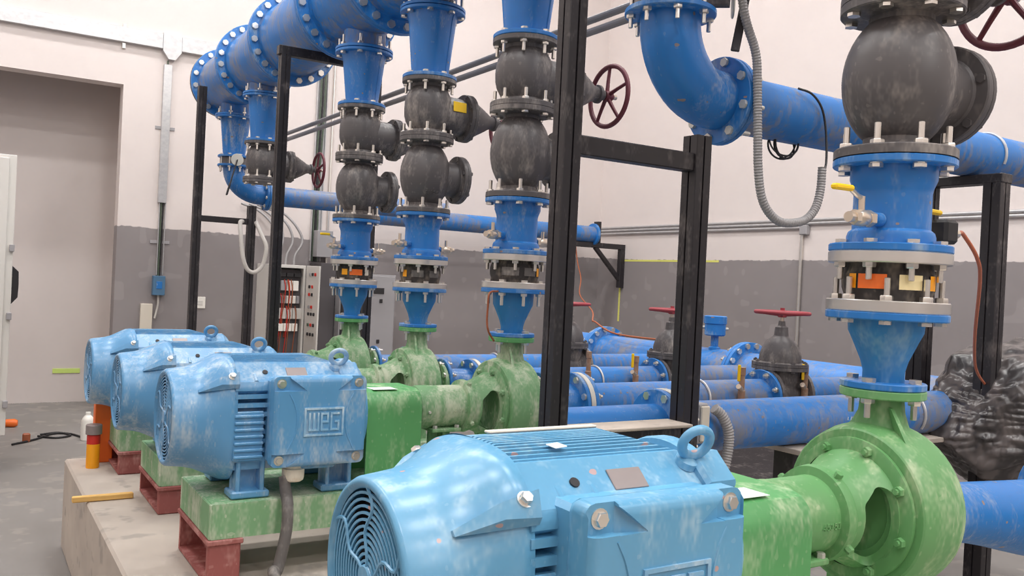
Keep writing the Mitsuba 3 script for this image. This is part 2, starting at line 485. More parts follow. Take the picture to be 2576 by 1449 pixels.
def tap(k, m, side, label, handle=True):
    """A small ball valve whose local z leaves the pipe."""
    t = thing('sampling_tap', label, 'tap')
    part(t, 'nipple', lambda: lathe([(0, 0), (.02, 0), (.02, .03), (.016, .032), (.016, .045), (0, .045)], 14), 'paint_flange', m, cached=('nip',))
    part(t, 'body', lambda: cat(hexprism(.042, .02, .045), lathe([(0, .063), (.018, .063), (.024, .08), (.024, .1), (.018, .115), (0, .115)], 14), hexprism(.038, .018, .113), lathe([(0, .13), (.015, .13), (.015, .15), (0, .15)], 12)), 'nickel', m, cached=('tbody',))
    part(t, 'stem', lambda: tube([(.02, 0, .09), (.06, 0, .09)], .009, 10), 'nickel', m, cached=('tstem',))
    if handle:
        part(t, 'handle', lambda: cat(tube(smooth_path([(.055, 0, .085), (.06, 0, .11), (.075, 0, .14)], 4), .007, 8)), 'zinc', m, cached=('th',))
        part(t, 'grip', lambda: rbox(.016, .022, .085, (.078, 0, .18), .005), 'yellow', m, cached=('tg',), label='yellow grip')
    return t


def riser(k):
    x, y = POS[k]
    L = LEV[k]
    W = WHERE[k]
    # reducer between the pump and the rubber joint
    m = shift(x, y, 0)
    zt, zb = L['B'] - .017, L['C']
    t = thing('discharge_reducer', f'blue reducer widening upward above the green pump, {W}', 'pipe fitting')
    h = zt - zb
    part(t, 'cone', lathe([(.05, zb), (.058, zb + .02), (.058, zb + .05), (.066, zb + .08), (.092, zb + .14), (.104, zb + .165), (.107, zt - .02), (.09, zt)], 36), 'paint_reducer', m, smooth=40)
    part(t, 'upper_flange', disc(RF, zt - .022, zt, .08), 'paint_flange', m)
    part(t, 'lower_flange', disc(.119, zb, zb + .02, .04), 'paint_flange', m)
    bolts(t, m, .093, 4, zb - .026, zb + .02, .019, .042, False, .12 if k == 4 else .2)
    # rubber expansion joint between its two stainless plates
    t = thing('expansion_joint', f'black rubber joint between bright steel plates, {W}', 'pipe joint')
    a0, a1, b0, b1 = L['A'] - .017, L['A'] + .017, L['B'] - .017, L['B'] + .017
    part(t, 'upper_plate', disc(RF, a0, a1, .1), 'stainless', m)
    part(t, 'lower_plate', disc(RF, b0, b1, .1), 'stainless', m)
    zm = (a0 + b1) / 2
    part(t, 'bellows', lathe([(.09, b1), (.118, b1), (.122, zm - .035), (.127, zm - .02), (.129, zm), (.127, zm + .02), (.122, zm + .035), (.118, a0), (.09, a0)], 40), 'rubber', m)
    wrap = {4: [(195, 36, 'orange'), (242, 30, 'cream'), (278, 14, 'amber'), (168, 12, 'amber')], 1: [(218, 20, 'amber'), (255, 40, 'orange'), (292, 16, 'beige_panel')], 2: [(196, 16, 'amber'), (236, 34, 'cable_grey'), (286, 34, 'cable_grey')], 3: [(228, 40, 'cable_grey'), (276, 32, 'cable_grey'), (303, 12, 'amber')]}[k]
    for c, span, mat in wrap:
        q = [math.radians(c + span * s) for s in np.linspace(-.5, .5, 9)]
        v = [(.131 * math.cos(a), .131 * math.sin(a), zm + s * .021) for a in q for s in (-1, 1)] + [(.126 * math.cos(a), .126 * math.sin(a), zm + s * .021) for a in q for s in (-1, 1)]
        f = []
        for i in range(8):
            f += [(2 * i, 2 * i + 2, 2 * i + 3), (2 * i, 2 * i + 3, 2 * i + 1)]
        part(t, 'sticker', trimesh.Trimesh(v[:18], f, process=False), mat, m, smooth=True, label={'orange': 'orange sticker', 'cream': 'cream sticker', 'amber': 'yellow sticker', 'cable_grey': 'worn grey sticker', 'beige_panel': 'pale sticker'}[mat])
    bolts(t, m, .143, 8, a0, a1 + .022, .018, .035, False, .3)
    bolts(t, m, .143, 8, b0 - .022, b1, .018, .05, k == 4, .75)
    # blue spool with two bosses
    t = thing('blue_spool_pipe', f'short bright blue pipe with side taps, {W}', 'pipe')
    z0, z1 = a1, L['D']
    part(t, 'barrel', lathe([(.09, z0), (.122, z0 + .02), (.122, z0 + .045), (.118, z0 + .058), (.108, z0 + .066), (.107, z1 - .1), (.11, z1 - .085), (.12, z1 - .06), (.12, z1 - .02), (.09, z1)], 40), 'paint_pipe', m)
    part(t, 'lower_flange', disc(RF, z0, z0 + .022, .1), 'paint_flange', m)
    part(t, 'upper_flange', disc(RF, z1 - .024, z1 - .002, .1), 'paint_flange', m)
    # ball check valve
    t = check_valve(k, shift(x, y, L['D']), L['E'] - L['D'])
    bolts(t, m, .146, 8, L['D'] - .026, L['D'] + .026, .019, .048, True, .35)
    # gate valve
    t = gate_valve('gate_valve', f'black gate valve with side handwheel, {W}', shift(x, y, L['E'] + .002), L['F'] - L['E'] - .004, tag='yellow' if k == 2 else None)
    bolts(t, m, .146, 8, L['E'] - .027, L['E'] + .027, .019, .045 if k != 4 else .03, True, .4)
    # upper reducer
    t = thing('header_reducer', f'tapered blue pipe below the header, {W}', 'pipe fitting')
    z0, z1 = L['F'], L['G']
    part(t, 'cone', lathe([(.09, z0), (.115, z0 + .02), (.118, z0 + .06), (.148, z1 - .07), (.16, z1 - .02), (.12, z1)], 40), 'paint_pipe', m)
    part(t, 'seam', tube([(.116, 0, z0 + .03), (.119, 0, z0 + .06), (.149, 0, z1 - .07), (.16, 0, z1 - .03)], .004, 6), 'paint_pipe', m @ frame((0, 0, 0), (0, 0, 1), (.55, -1, 0)))
    part(t, 'lower_flange', disc(RF, z0, z0 + .022, .1), 'paint_flange', m)
    part(t, 'upper_flange', disc(.205, z1 - .022, z1 - .002, .12), 'paint_flange', m)
    bolts(t, m, .146, 8, z0 - .026, z0 + .022, .019, .045, False, .2)
    bolts(t, m, .18, 8, z1 - .024, z1 + .024, .02, .055, True, .3)
    # taps
    tm_ = L['A'] + (.105 if k == 4 else .11)
    hd = k in (1, 4)
    tap(k, shift(x, y, 0) @ frame((-.104, -.035, tm_), (-1, -.05 if k == 4 else -.45, -.02), (0, 0, 1)), -1, f'nickel tap {"with yellow lever " if hd else ""}on the left side, {W}', hd)
    tap(k, shift(x, y, 0) @ frame((.102, .03, tm_ - .02), (1, .1, 0), (0, 0, 1)), 1, f'small tap on the right side, {W}', k == 4)


for k in (4, 3, 2, 1):
    riser(k)

# ------------------------------------------------------------------ header


def ring_bolts(t, m, R, n, z0, z1, size, tip=.01, keep=None, phase=.5):
    bolts(t, m, R, n, z0, z1, size, tip, True, phase, 'zinc', keep)


HZ, HX = 3.87, 0.0
HY = [8.25, 7.10, 5.94, 4.66, 3.74, 2.75, 1.62, .5, -.75]
HR = [.375, .39, .395, .41, .41, .41, .41, .41, .41]       # flange radii
WH = ['farthest', 'second from the far end', 'third from the far end', 'fourth from the far end', 'fifth from the far end', 'sixth from the far end', 'above the tall black post', 'nearest']
stubs = {0: [(7.88 + .35, .03)], 1: [(6.72, 0)], 2: [], 3: [POS[1][::-1]], 4: [POS[2][::-1]], 5: [POS[3][::-1]], 6: [(1.1, .03)], 7: [POS[4][::-1]]}
stubs[0] = [(7.9, .03)]
for i in range(8):
    y1, y0 = HY[i], HY[i + 1]
    r1, r0 = HR[i] * .76, HR[i + 1] * .76
    t = thing('header_pipe', f'large blue flanged header pipe section under the ceiling, {WH[i]}', 'pipe')
    m = frame((HX, 0, HZ), (0, 1, 0), (0, 0, 1))
    rr = r0
    part(t, 'barrel', lathe([(rr * .9, y0), (rr + .015, y0 + .03), (rr, y0 + .06), (rr, y1 - .06), (rr + .015, y1 - .03), (rr * .9, y1)], 48), 'paint_pipe_dusty', m)
    part(t, 'near_flange', disc(HR[i + 1], y0 + .002, y0 + .034, rr * .9, 56), 'paint_flange', m)
    part(t, 'far_flange', disc(HR[i] if i else HR[0], y1 - .034, y1 - .002, rr * .9, 56), 'paint_flange', m)
    if i == 0:
        part(t, 'blind_flange', disc(HR[0], y1, y1 + .03, 0, 56), 'steel_black', m)
    n = 20 if i else 16
    ring_bolts(t, m, HR[i] - .042, n, y1 - .036, y1 + .036 if i else y1 + .032, .028, .012)
    for (sy, sx) in stubs[i]:
        g = [LEV[k]['G'] for k in POS if abs(POS[k][1] - sy) < .01]
        z = g[0] if g else (3.46 if sy > 7 else 3.50)
        part(t, 'branch', lathe([(.13, z), (.15, z + .02), (.148, HZ - .1), (.13, HZ - .05)], 36), 'paint_pipe_dusty', shift(sx, sy, 0))
        part(t, 'branch_flange', disc(.205, z + .002, z + .022, .12), 'paint_flange', shift(sx, sy, 0))

# ------------------------------------------------------------------ drops with elbow (far end and above the empty pump place) and the far gate valve


def elbow_drop(x, y, zG, zE, zC, where, x_end, r=.11, rf=.17, xr=.41, wide=.205, tall=True):
    """Reducer, lever valve, elbow and the pipe that runs along +x. zC is the axis of the outgoing pipe."""
    m = shift(x, y, 0)
    t = thing('header_reducer', f'tapered blue pipe below the header, {where}', 'pipe fitting')
    zv1 = zE + .075
    part(t, 'cone', lathe([(.09, zv1), (r + .005, zv1 + .02), (r + .008, zv1 + .05), (.148, zG - .07), (.16, zG - .02), (.12, zG)], 36), 'paint_pipe', m)
    part(t, 'lower_flange', disc(rf, zv1, zv1 + .022, .1), 'paint_flange', m)
    part(t, 'upper_flange', disc(wide, zG - .022, zG - .002, .12), 'paint_flange', m)
    bolts(t, m, wide - .025, 8, zG - .024, zG + .024, .02, .05, True, .3)
    t = thing('butterfly_valve', f'black butterfly valve with a steel lever, {where}', 'valve')
    part(t, 'body', disc(r + .03, zE + .001, zv1 - .001, .08, 32), 'cast_black', m)
    d = np.array([.75, -.65, 0]) if not tall else np.array([-.08, -1.0, 0])
    part(t, 'neck', tube([np.array([x, y, (zE + zv1) / 2]) + d * .1, np.array([x, y, (zE + zv1) / 2]) + d * (.24 if not tall else .19)], .022, 12), 'cast_black')
    e = np.array([x, y, (zE + zv1) / 2]) + d * (.25 if not tall else .2)
    part(t, 'notch_plate', lambda: disc(.065, 0, .008, n=24), 'zinc_dull', frame(e, d, (0, 0, 1)))
    if tall:
        l0, l1 = e + d * .015, e + np.array([-.1, -.03, -.38])
    else:
        l0, l1 = e + d * .02 + np.array([0, 0, -.2]), e + d * .05 + np.array([.12, .05, .36])
    ln = np.linalg.norm(l1 - l0)
    part(t, 'lever', rbox(.035, .01, ln, (0, 0, ln / 2), .003), 'steel_black', frame(l0, l1 - l0, d))
    part(t, 'lever_grip', rbox(.04, .016, .12, (0, 0, ln - .06), .005), 'cable_black', frame(l0, l1 - l0, d))
    bolts(t, m, rf - .026, 8, zE - .022, zv1 + .022, .019, .04, False, .3)
    t = thing('blue_elbow', f'blue flanged 90 degree elbow, {where}', 'pipe elbow')
    R = zE - zC - .03
    Rx = xr
    arc = [(x, y, zE - .02)] + [(x + Rx * .82 * (1 - math.cos(a)), y, zC + (R) * (1 - math.sin(a))) for a in np.linspace(0, PI / 2, 14)] + [(x + Rx - .01, y, zC)]
    part(t, 'bend', tube(arc, r, 32, False), 'paint_pipe', smooth=True)
    part(t, 'upper_flange', disc(rf, zE - .022, zE, .09), 'paint_flange', m)
    mx = frame((x + Rx, y, zC), (1, 0, 0), (0, 0, 1))
    part(t, 'side_flange', disc(rf, -.024, 0, .09), 'paint_flange', mx)
    bolts(t, mx, rf - .026, 8, -.024, .026, .02, .05, True, .3, 'zinc_dull')
    t = thing('blue_pipe', f'long straight blue pipe running away from the elbow {where}', 'pipe')
    part(t, 'flange', disc(rf, .002, .026, .09), 'paint_flange', mx)
    part(t, 'barrel', tube([(x + Rx, y, zC), (x_end, y, zC)], r, 32), 'paint_pipe_dusty', smooth=40)
    return t


elbow_drop(.03, 7.88, 3.46, 2.95, 2.66, 'at the far end of the header', 2.6, r=.108, rf=.165, xr=.36)
elbow_drop(.05, 1.10, 3.50, 3.00, 2.675, 'beside the tall black post', 6.55, r=.125, rf=.188, xr=.315, tall=False)

# short valve drop between them
xb, yb = .0, 6.72
m = shift(xb, yb, 0)
t = thing('header_reducer', 'tapered blue pipe below the header, over the closed gate valve at the back', 'pipe fitting')
part(t, 'cone', lathe([(.09, 3.06), (.115, 3.08), (.118, 3.12), (.148, 3.43), (.16, 3.48), (.12, 3.5)], 36), 'paint_pipe', m)
part(t, 'lower_flange', disc(RF, 3.06, 3.082, .1), 'paint_flange', m)
part(t, 'upper_flange', disc(.205, 3.478, 3.498, .12), 'paint_flange', m)
bolts(t, m, .146, 8, 3.034, 3.082, .019, .045, False, .2)
bolts(t, m, .18, 8, 3.476, 3.524, .02, .055, True, .3)
t = gate_valve('gate_valve', 'dusty black gate valve with blind lower flange, far left behind the thin post', shift(xb, yb, 2.70), .36)
part(t, 'blind_flange', disc(RF, 2.672, 2.698, 0), 'cast_black', m)
bolts(t, m, .146, 8, 2.672, 2.726, .019, .05, True, .3)

# ------------------------------------------------------------------ pumps
PW = {4: 'nearest', 3: 'second nearest', 2: 'third nearest', 1: 'farthest'}


def superloop(a, b, n, x, cnt=48):
    out = []
    for i in range(cnt):
        w = 2 * PI * i / cnt
        c, s = math.cos(w), math.sin(w)
        out.append((x, a * math.copysign(abs(c) ** (2 / n), c), b * math.copysign(abs(s) ** (2 / n), s)))
    return out


def loft(loops, cap0=True, cap1=True):
    v, f, n = [], [], len(loops[0])
    for l in loops:
        v += l
    for i in range(len(loops) - 1):
        for k in range(n):
            q, s = i * n + k, i * n + (k + 1) % n
            f += [(q, s, s + n), (q, s + n, q + n)]
    for on, i in ((cap0, 0), (cap1, len(loops) - 1)):
        if on:
            c = len(v)
            v.append(tuple(np.mean(loops[i], 0)))
            for k in range(n):
                a, b = i * n + k, i * n + (k + 1) % n
                f.append((c, b, a) if i == 0 else (c, a, b))
    return trimesh.Trimesh(v, f, process=False)


def make_fan_cover():
    prof = [(.012, .176, .176, 2.0), (.0, .184, .184, 2.0), (.003, .194, .194, 2.0), (.014, .201, .201, 2.0), (.06, .205, .206, 2.0), (.1, .208, .21, 2.05), (.14, .213, .219, 2.15), (.18, .221, .234, 2.35), (.22, .231, .25, 2.7), (.25, .238, .26, 3.0), (.285, .24, .264, 3.2), (.285, .225, .25, 3.2), (.25, .222, .245, 3.0), (.1, .197, .199, 2.05), (.03, .19, .19, 2.0), (.012, .176, .176, 2.0)]
    return loft([superloop(a, b, n, x * .86, 64) for x, a, b, n in prof], False, False)


def make_grille():
    rings = []
    for i, r in enumerate(np.arange(.036, .182, .0132)):
        rings.append(lathe([(r - .0029, .008), (r + .0029, .008), (r + .0029, .0125), (r - .0029, .0125), (r - .0029, .008)], 48))
    rings.append(lathe([(0, .003), (.026, .003), (.03, .008), (.03, .014), (0, .014)], 24))
    for i in range(6):
        a = 2 * PI * i / 6
        pts = []
        for s in np.linspace(.02, .183, 14):
            w = a + .13 * math.sin(s * 55)
            pts.append((s * math.cos(w), s * math.sin(w), .0085))
        rings.append(tube(pts, .0042, 6))
    return tf(cat(rings), ALONG_X)


def make_frame_section():
    core = Point(0, 0).buffer(.2, 24)
    parts = [core]
    for z in (-.155, -.118, -.08, -.042, -.004, .034, .072, .108):          # side fins, level
        wdt = .238 if z > .02 else .222
        parts.append(sbox(-wdt, z - .009, wdt, z + .009))
    for y in np.arange(-.128, .13, .016):          # top fins, upright
        parts.append(sbox(y - .0046, .05, y + .0046, .264 - 1.25 * y * y))
    parts.append(sbox(-.13, .05, .13, .232))
    for s in (-1, 1):                              # rails at the upper shoulders and feet at the lower
        parts.append(Polygon([(s * .115, .1), (s * .115, .240), (s * .142, .240), (s * .228, .168), (s * .236, .150), (s * .236, .132), (s * .15, .08)]))
        parts.append(Polygon([(s * .12, -.1), (s * .2, -.13), (s * .2, -.2), (s * .12, -.21)]))
    return unary_union(parts).simplify(.0006)


MB = {}


def weg_logo(s=1.0):
    """The maker's boxed mark in raised strokes, about .17 by .115, centred, reading along +x."""
    w, h, t = .172, .118, .0085
    R = []

    def bar(x0, x1, y0, y1):
        R.append(sbox(x0, y0, x1, y1))
    o = unary_union([sbox(-w / 2, -h / 2, w / 2, h / 2)]).difference(sbox(-w / 2 + t, -h / 2 + t, w / 2 - t, h / 2 - t))
    R.append(o)
    x0, x1, y0, y1 = -w / 2 + 2.3 * t, w / 2 - 2.3 * t, -h / 2 + 2.5 * t, h / 2 - 2.5 * t
    gw = (x1 - x0) / 3
    for i in range(3):                              # W
        bar(x0 + i * (gw * .42), x0 + i * (gw * .42) + t * .9, y0, y1)
    bar(x0, x0 + .84 * gw + t * .9, y0, y0 + t)
    e = x0 + gw + t * .8                            # e
    bar(e, e + t * .9, y0, y1)
    bar(e, e + gw * .78, y0, y0 + t)
    bar(e, e + gw * .78, y1 - t, y1)
    bar(e, e + gw * .78, (y0 + y1) / 2 - t / 2, (y0 + y1) / 2 + t / 2)
    bar(e + gw * .78 - t * .9, e + gw * .78, (y0 + y1) / 2, y1)
    g = x0 + 2 * gw + t * .6                        # g
    bar(g, g + t * .9, y0, y1)
    bar(g, x1, y1 - t, y1)
    bar(g, x1, y0, y0 + t)
    bar(x1 - t * .9, x1, y0, (y0 + y1) / 2)
    bar(g + gw * .45, x1, (y0 + y1) / 2 - t * .5, (y0 + y1) / 2 + t * .5)
    return extrude(unary_union(R), .007)


def make_lid():
    """Terminal box lid: local x right, y up, z outward; .40 by .37."""
    w = mf(ball_box(.405, .375, .085, .024, (0, 0, .0025)))
    for sx in (-1, 1):
        for sy in (-1, 1):
            w = w - m3.Manifold.cube((.066, .058, .05)).translate((sx * .2 - (.066 if sx > 0 else 0), sy * .1875 - (.058 if sy > 0 else 0), .022))
            hull = m3.Manifold.batch_hull([m3.Manifold.cube((.002, .002, .05)).translate((sx * .134 - .001, sy * .1295 - .001, .022)), m3.Manifold.cube((.002, .002, .004)).translate((sx * .07 - .001, sy * .1305 - .001, .043)), m3.Manifold.cube((.002, .05, .05)).translate((sx * .134 - .001, sy * .155 - .025, .022))])
            w = w - hull
    return tm(w)


def motor(k):
    x, y = POS[k]
    za = AXIS[k]
    paint = 'paint_motor' if k == 4 else 'paint_motor_dusty'
    DSC = {4: 'large light blue electric motor in the foreground with a round fan grille', 3: 'dusty blue electric motor with a boxed terminal cover, behind the foreground motor', 2: 'dusty blue electric motor between two others on the plinth', 1: 'farthest blue electric motor on the plinth, near the doorway'}
    t = thing('electric_motor', DSC[k], 'motor')
    xf = x + MOTOR_X[k]
    m = shift(xf, y, za)
    part(t, 'fan_cover', make_fan_cover, paint, m, smooth=True, cached='fan_cover')
    fc = t + '__fan_cover'
    part(fc, 'grille', make_grille, paint, m, smooth=40, cached='grille')
    part(fc, 'fan', lambda: tf(cat(lathe([(0, .05), (.18, .05), (.18, .055), (0, .055)], 32), [rbox(.15, .006, .03, (.1, 0, .036), .001).apply_transform(frame((0, 0, 0), (0, 0, 1), (math.cos(a), math.sin(a), 0))) for a in np.linspace(0, 2 * PI, 9)[:-1]]), ALONG_X), 'dark', m, cached='fan', label='dark fan behind the grille')
    for sy in (-1, 1):
        part(fc, 'shoulder_pad', lambda: trimesh.convex.convex_hull([(.247, -.236, .212), (.247, -.252, .162), (.247, -.244, .146), (.247, -.20, .15), (.18, -.214, .188), (.18, -.232, .160), (.18, -.222, .146), (.10, -.176, .134), (.10, -.186, .124), (.10, -.15, .12)]), paint, m if sy < 0 else m @ np.diag([1, -1, 1, 1.0]), cached='pad', smooth=20)
        part(fc, 'cover_bolt', lambda: cat(hexprism(.022, .014, 0), lathe([(0, -.002), (.017, -.002), (.017, .002), (0, .002)], 16)), 'zinc', m @ frame((.222, sy * .228, .192), (0, sy * .75, .66), (1, 0, 0)), cached='lugbolt')
    L0, L1 = .235, .775
    fr = MB.setdefault('frame', make_frame_section())
    conv = frame((L0, 0, 0), (1, 0, 0), (0, 1, 0))          # polygon x -> world y
    # polygon (y, z) extruded along x: local x->y, local y->z, local z->x
    def finned():
        w = mf(tf(extrude(fr, L1 - L0), conv))
        side = Polygon([(.2, -.4), (.2, .236), (.262, .262), (.60, .262), (.70, .235), (.79, .175), (.79, -.4)])
        keep = mf(tf(extrude(side, 1.0, -.5), np.array([[1, 0, 0, 0], [0, 0, -1, 0], [0, 1, 0, 0], [0, 0, 0, 1.0]])))
        return tm(w ^ keep)
    part(t, 'finned_frame', finned, paint, m, smooth=25, cached='finned')
    part(t, 'drive_end_shield', lambda: tf(lathe([(0, .76), (.235, .76), (.24, .775), (.24, .80), (.22, .825), (.16, .84), (.1, .845), (.06, .87), (0, .87)], 44), ALONG_X), paint, m, cached='shield')
    part(t, 'shaft', lambda: tf(lathe([(0, .86), (.032, .86), (.032, .95), (0, .95)], 20), ALONG_X), 'zinc_dull', m, cached='shaft')
    for i in range(4):
        a = PI / 4 + i * PI / 2
        part(t, 'shield_bolt', lambda: hexprism(.024, .014, 0), 'zinc_dull', m @ frame((.801, .228 * math.cos(a), .228 * math.sin(a)), (1, 0, 0), (0, 0, 1)), cached='sbolt')
    # feet
    for sx in (.255, .64):
        for sy in (-1, 1):
            part(t, 'foot', lambda: cat(rbox(.16, .11, .03, (0, 0, -.300), .006), rbox(.13, .018, .16, (0, .03, -.215), .005), rbox(.018, .09, .14, (-.05, 0, -.22), .004), rbox(.018, .09, .14, (.05, 0, -.22), .004)), paint, m @ frame((sx + .06, sy * .175, 0), (0, 0, 1), (1, 0, 0) if sy < 0 else (-1, 0, 0)), cached='foot')
    # upper shoulder details
    for xx in (.32, .405):
        part(t, 'gusset', lambda: trimesh.convex.convex_hull([(-.005, -.12, .24), (.005, -.12, .24), (-.004, -.225, .17), (.004, -.225, .17), (-.02, -.22, .155), (.02, -.22, .155)]), paint, m @ shift(xx, -.004, .004), cached='gusset')
    part(t, 'drilled_hole', lambda: lathe([(0, -.002), (.011, -.002), (.011, .003), (0, .003)], 16), 'dark', m @ frame((.365, -.188, .203), (0, -.668, .744), (1, 0, 0)), cached='dh')
    part(t, 'nameplate', lambda: rbox(.088, .05, .004, b=.001), 'plate_grey', m @ frame((.50, -.19, .202), (0, -.668, .744), (1, 0, 0)), cached='np', label='grey metal nameplate')
    part(t, 'eye_bolt', lambda: cat(tube([(.034 * math.cos(a), 0, .05 + .034 * math.sin(a)) for a in np.linspace(0, 2 * PI, 33)], .011, 12, False), lathe([(0, -.01), (.026, -.01), (.026, .006), (.012, .014), (0, .014)], 16)), paint, m @ frame((.68, -.172, .222), (.1, -.45, .88), (1, -.15, 0)), cached='eye', smooth=40)
    part(t, 'rail_block', lambda: rbox(.09, .1, .05, (0, 0, 0), .01), paint, m @ frame((.735, -.188, .196), (0, -.668, .744), (1, 0, 0)), cached='rb')
    if k == 4:
        part(t, 'top_plate', lambda: rbox(.3, .022, .006, (0, 0, 0), .002), 'beige_panel', m @ shift(.46, .07, .263), label='pale dusty strip on top')
        rnd = random.Random(3)
        part(t, 'paper_scrap', lambda: rbox(.035, .03, .003, b=.001), 'sticker_white', m @ frame((.38, -.10, .2605), (0, -.1, 1), (1, .2, 0)), label='white scrap')
    # terminal box
    bx = .49 if k == 4 else .562
    part(t, 'terminal_box', lambda: cat(box2(-.195, .19, -.285, -.17, -.165, .185, .012), box2(-.1, .1, -.28, -.15, -.2, -.15, .01)), paint, m @ shift(bx, 0, 0), cached='tbox')
    tb = t + '__terminal_box'
    lm = m @ frame((bx + .002, -.302, .012), (0, -1, 0), (1, 0, 0))
    part(tb, 'lid', make_lid, paint, lm, cached='lid', smooth=35)
    part(tb, 'maker_mark', weg_logo, 'mark_blue', lm @ shift(.01, .0, .0435), cached='weg', smooth=False, label='raised boxed WEG mark')
    for s in (-1, 1):
        pts = smooth_path([(s * .14, .118, .044), (s * .118, .075, .045), (s * .105, .02, .045), (s * .112, -.05, .045), (s * .145, -.122, .044)], 5)
        part(tb, 'lid_ridge', tube(pts, .0035, 6), paint, lm, smooth=40)
    for sx in (-1, 1):
        for sy in (-1, 1):
            part(tb, 'lid_screw', lambda: cat(hexprism(.026, .014, 0), lathe([(0, 0), (.02, 0), (.02, .003), (0, .003)], 16)), 'zinc', lm @ shift(sx * .168, sy * .158, .021), cached='lidscrew')
    part(tb, 'cable_gland', lambda: cat(lathe([(0, -.066), (.034, -.066), (.043, -.06), (.046, -.05), (.047, -.012), (.04, -.01), (.04, .03), (0, .03)], 24)), 'cream_plastic', m @ shift(bx - .075, -.245, -.185), cached='gland', label='cream cable gland')
    # mounting pad strip with fins
    part(t, 'side_panel', lambda: cat(rbox(.12, .02, .205, (0, 0, 0), .004), [rbox(.12, .012, .012, (0, -.014, z), .003) for z in np.arange(-.085, .09, .028)]), paint, m @ shift(.295, -.228, -.055), cached='spanel')
    return t


def pump(k):
    x, y = POS[k]
    za = AXIS[k]
    paint = 'paint_pump' if k in (4,) else 'paint_pump_dusty'
    DSC = {4: 'green centrifugal pump in the right foreground', 3: 'dusty green centrifugal pump left of the tall black post', 2: 'dusty green centrifugal pump, second from the far end', 1: 'dusty green centrifugal pump, farthest in the row'}
    t = thing('centrifugal_pump', DSC[k], 'pump')
    m = shift(x, y, za)
    zc = LEV[k]['C'] - za
    # volute
    part(t, 'volute', lambda: tf(lathe([(0, -.115), (.221, -.115), (.226, -.111), (.229, -.10), (.238, -.07), (.242, -.02), (.241, .03), (.232, .065), (.205, .086), (.12, .098), (.1, .12), (.1, .15), (0, .15)], 56), ALONG_X), paint, m, cached='volute', smooth=35)
    part(t, 'suction_flange', lambda: tf(disc(.14, .15, .175, 0, 40), ALONG_X), paint, m, cached='sflange')
    # discharge neck, flange
    loops = []
    for z, a, b in ((.10, .09, .18), (.165, .086, .15), (.20, .078, .112), (.235, .067, .083), (.27, .061, .066), (zc - .02, .058, .06)):
        loops.append([(a * math.cos(w), b * math.sin(w) + .25 * max(0, b - .07), z) for w in np.linspace(0, 2 * PI, 41)[:-1]])
    part(t, 'discharge_neck', loft(loops), paint, m, smooth=40)
    for s in (1,):
        part(t, 'neck_rib', trimesh.convex.convex_hull([(-.055, -.066, zc - .05), (-.043, -.068, zc - .05), (-.07, -.135, .19), (-.056, -.14, .19), (-.03, -.04, zc - .05), (-.04, -.08, .19)]), paint, m)
    part(t, 'discharge_flange', disc(.119, zc - .026, zc - .001, .03), paint if k == 4 else 'paint_guard', m)
    # casing cover and bearing bracket
    part(t, 'casing_cover', lambda: tf(lathe([(.12, -.116), (.2, -.116), (.2, -.128), (.185, -.132), (.16, -.133), (.16, -.125), (.12, -.125), (.12, -.116)], 56), ALONG_X), paint, m, cached='ccov')
    for i in range(8):
        a = 2 * PI * (i + .4) / 8
        part(t, 'cover_bolt', lambda: cat(hexprism(.026, .016, 0), lathe([(0, .01), (.008, .01), (.008, .024), (0, .024)], 8)), paint, m @ frame((-.13, .178 * math.cos(a), .178 * math.sin(a)), (-1, 0, 0), (0, 0, 1)), cached='vbolt')
    bell = mf(tf(lathe([(.0, -.40), (.098, -.40), (.102, -.33), (.105, -.30), (.128, -.296), (.132, -.275), (.128, -.262), (.12, -.258), (.128, -.22), (.15, -.165), (.165, -.14), (.165, -.118), (.14, -.118), (.14, -.14), (.12, -.19), (.1, -.24), (.085, -.25), (0, -.25), (0, -.40)], 56), ALONG_X))
    for s in (1, -1):
        win = m3.Manifold.batch_hull([m3.Manifold.sphere(.026, 20).translate((xx, s * yy, zz)) for (xx, zz) in ((-.166, .062), (-.20, .03), (-.158, -.125), (-.205, -.10)) for yy in (.09, .2)])
        bell = bell - win
    if 'bell' not in cache:
        MB['bell'] = tm(bell)
    part(t, 'bearing_bracket', lambda: MB['bell'], paint, m, cached='bell', smooth=35)
    part(t, 'bearing_housing', lambda: tf(lathe([(0, -.565), (.06, -.565), (.06, -.555), (.092, -.553), (.104, -.545), (.106, -.53), (.106, -.47), (.104, -.468), (.104, -.30), (0, -.30)], 48), ALONG_X), paint, m, cached='housing')
    part(t, 'end_cover', lambda: tf(lathe([(0, -.59), (.055, -.59), (.075, -.585), (.085, -.57), (.085, -.553), (0, -.553)], 40), ALONG_X), paint, m, cached='endc')
    for i in range(4):
        a = 2 * PI * (i + .35) / 4
        part(t, 'end_bolt', lambda: hexprism(.016, .012, 0), 'zinc_dull', m @ frame((-.556, .094 * math.cos(a), .094 * math.sin(a)), (-1, 0, 0), (0, 0, 1)), cached='ebolt')
        part(t, 'bracket_bolt', lambda: cat(rbox(.02, .03, .034, (.0, 0, 0), .006), hexprism(.02, .016, .012)), paint, m @ frame((-.278, .118 * math.cos(a), .118 * math.sin(a)), (0, math.cos(a), math.sin(a)), (1, 0, 0)), cached='brb')
    part(t, 'shaft', lambda: tf(lathe([(0, -.72), (.024, -.72), (.024, -.24), (0, -.24)], 20), ALONG_X), 'zinc_dull', m, cached='pshaft')
    part(t, 'coupling', lambda: tf(cat(lathe([(0, -.71), (.07, -.71), (.07, -.668), (.05, -.666), (.05, -.655), (.07, -.653), (.07, -.615), (.04, -.612), (0, -.612)], 32)), ALONG_X), 'steel_black', m, cached='coupling')
    part(t, 'grease_plug', lambda: hexprism(.014, .012, 0), 'zinc_dull', m @ frame((-.51, -.104, -.01), (0, -1, 0), (0, 0, 1)), cached='plug')
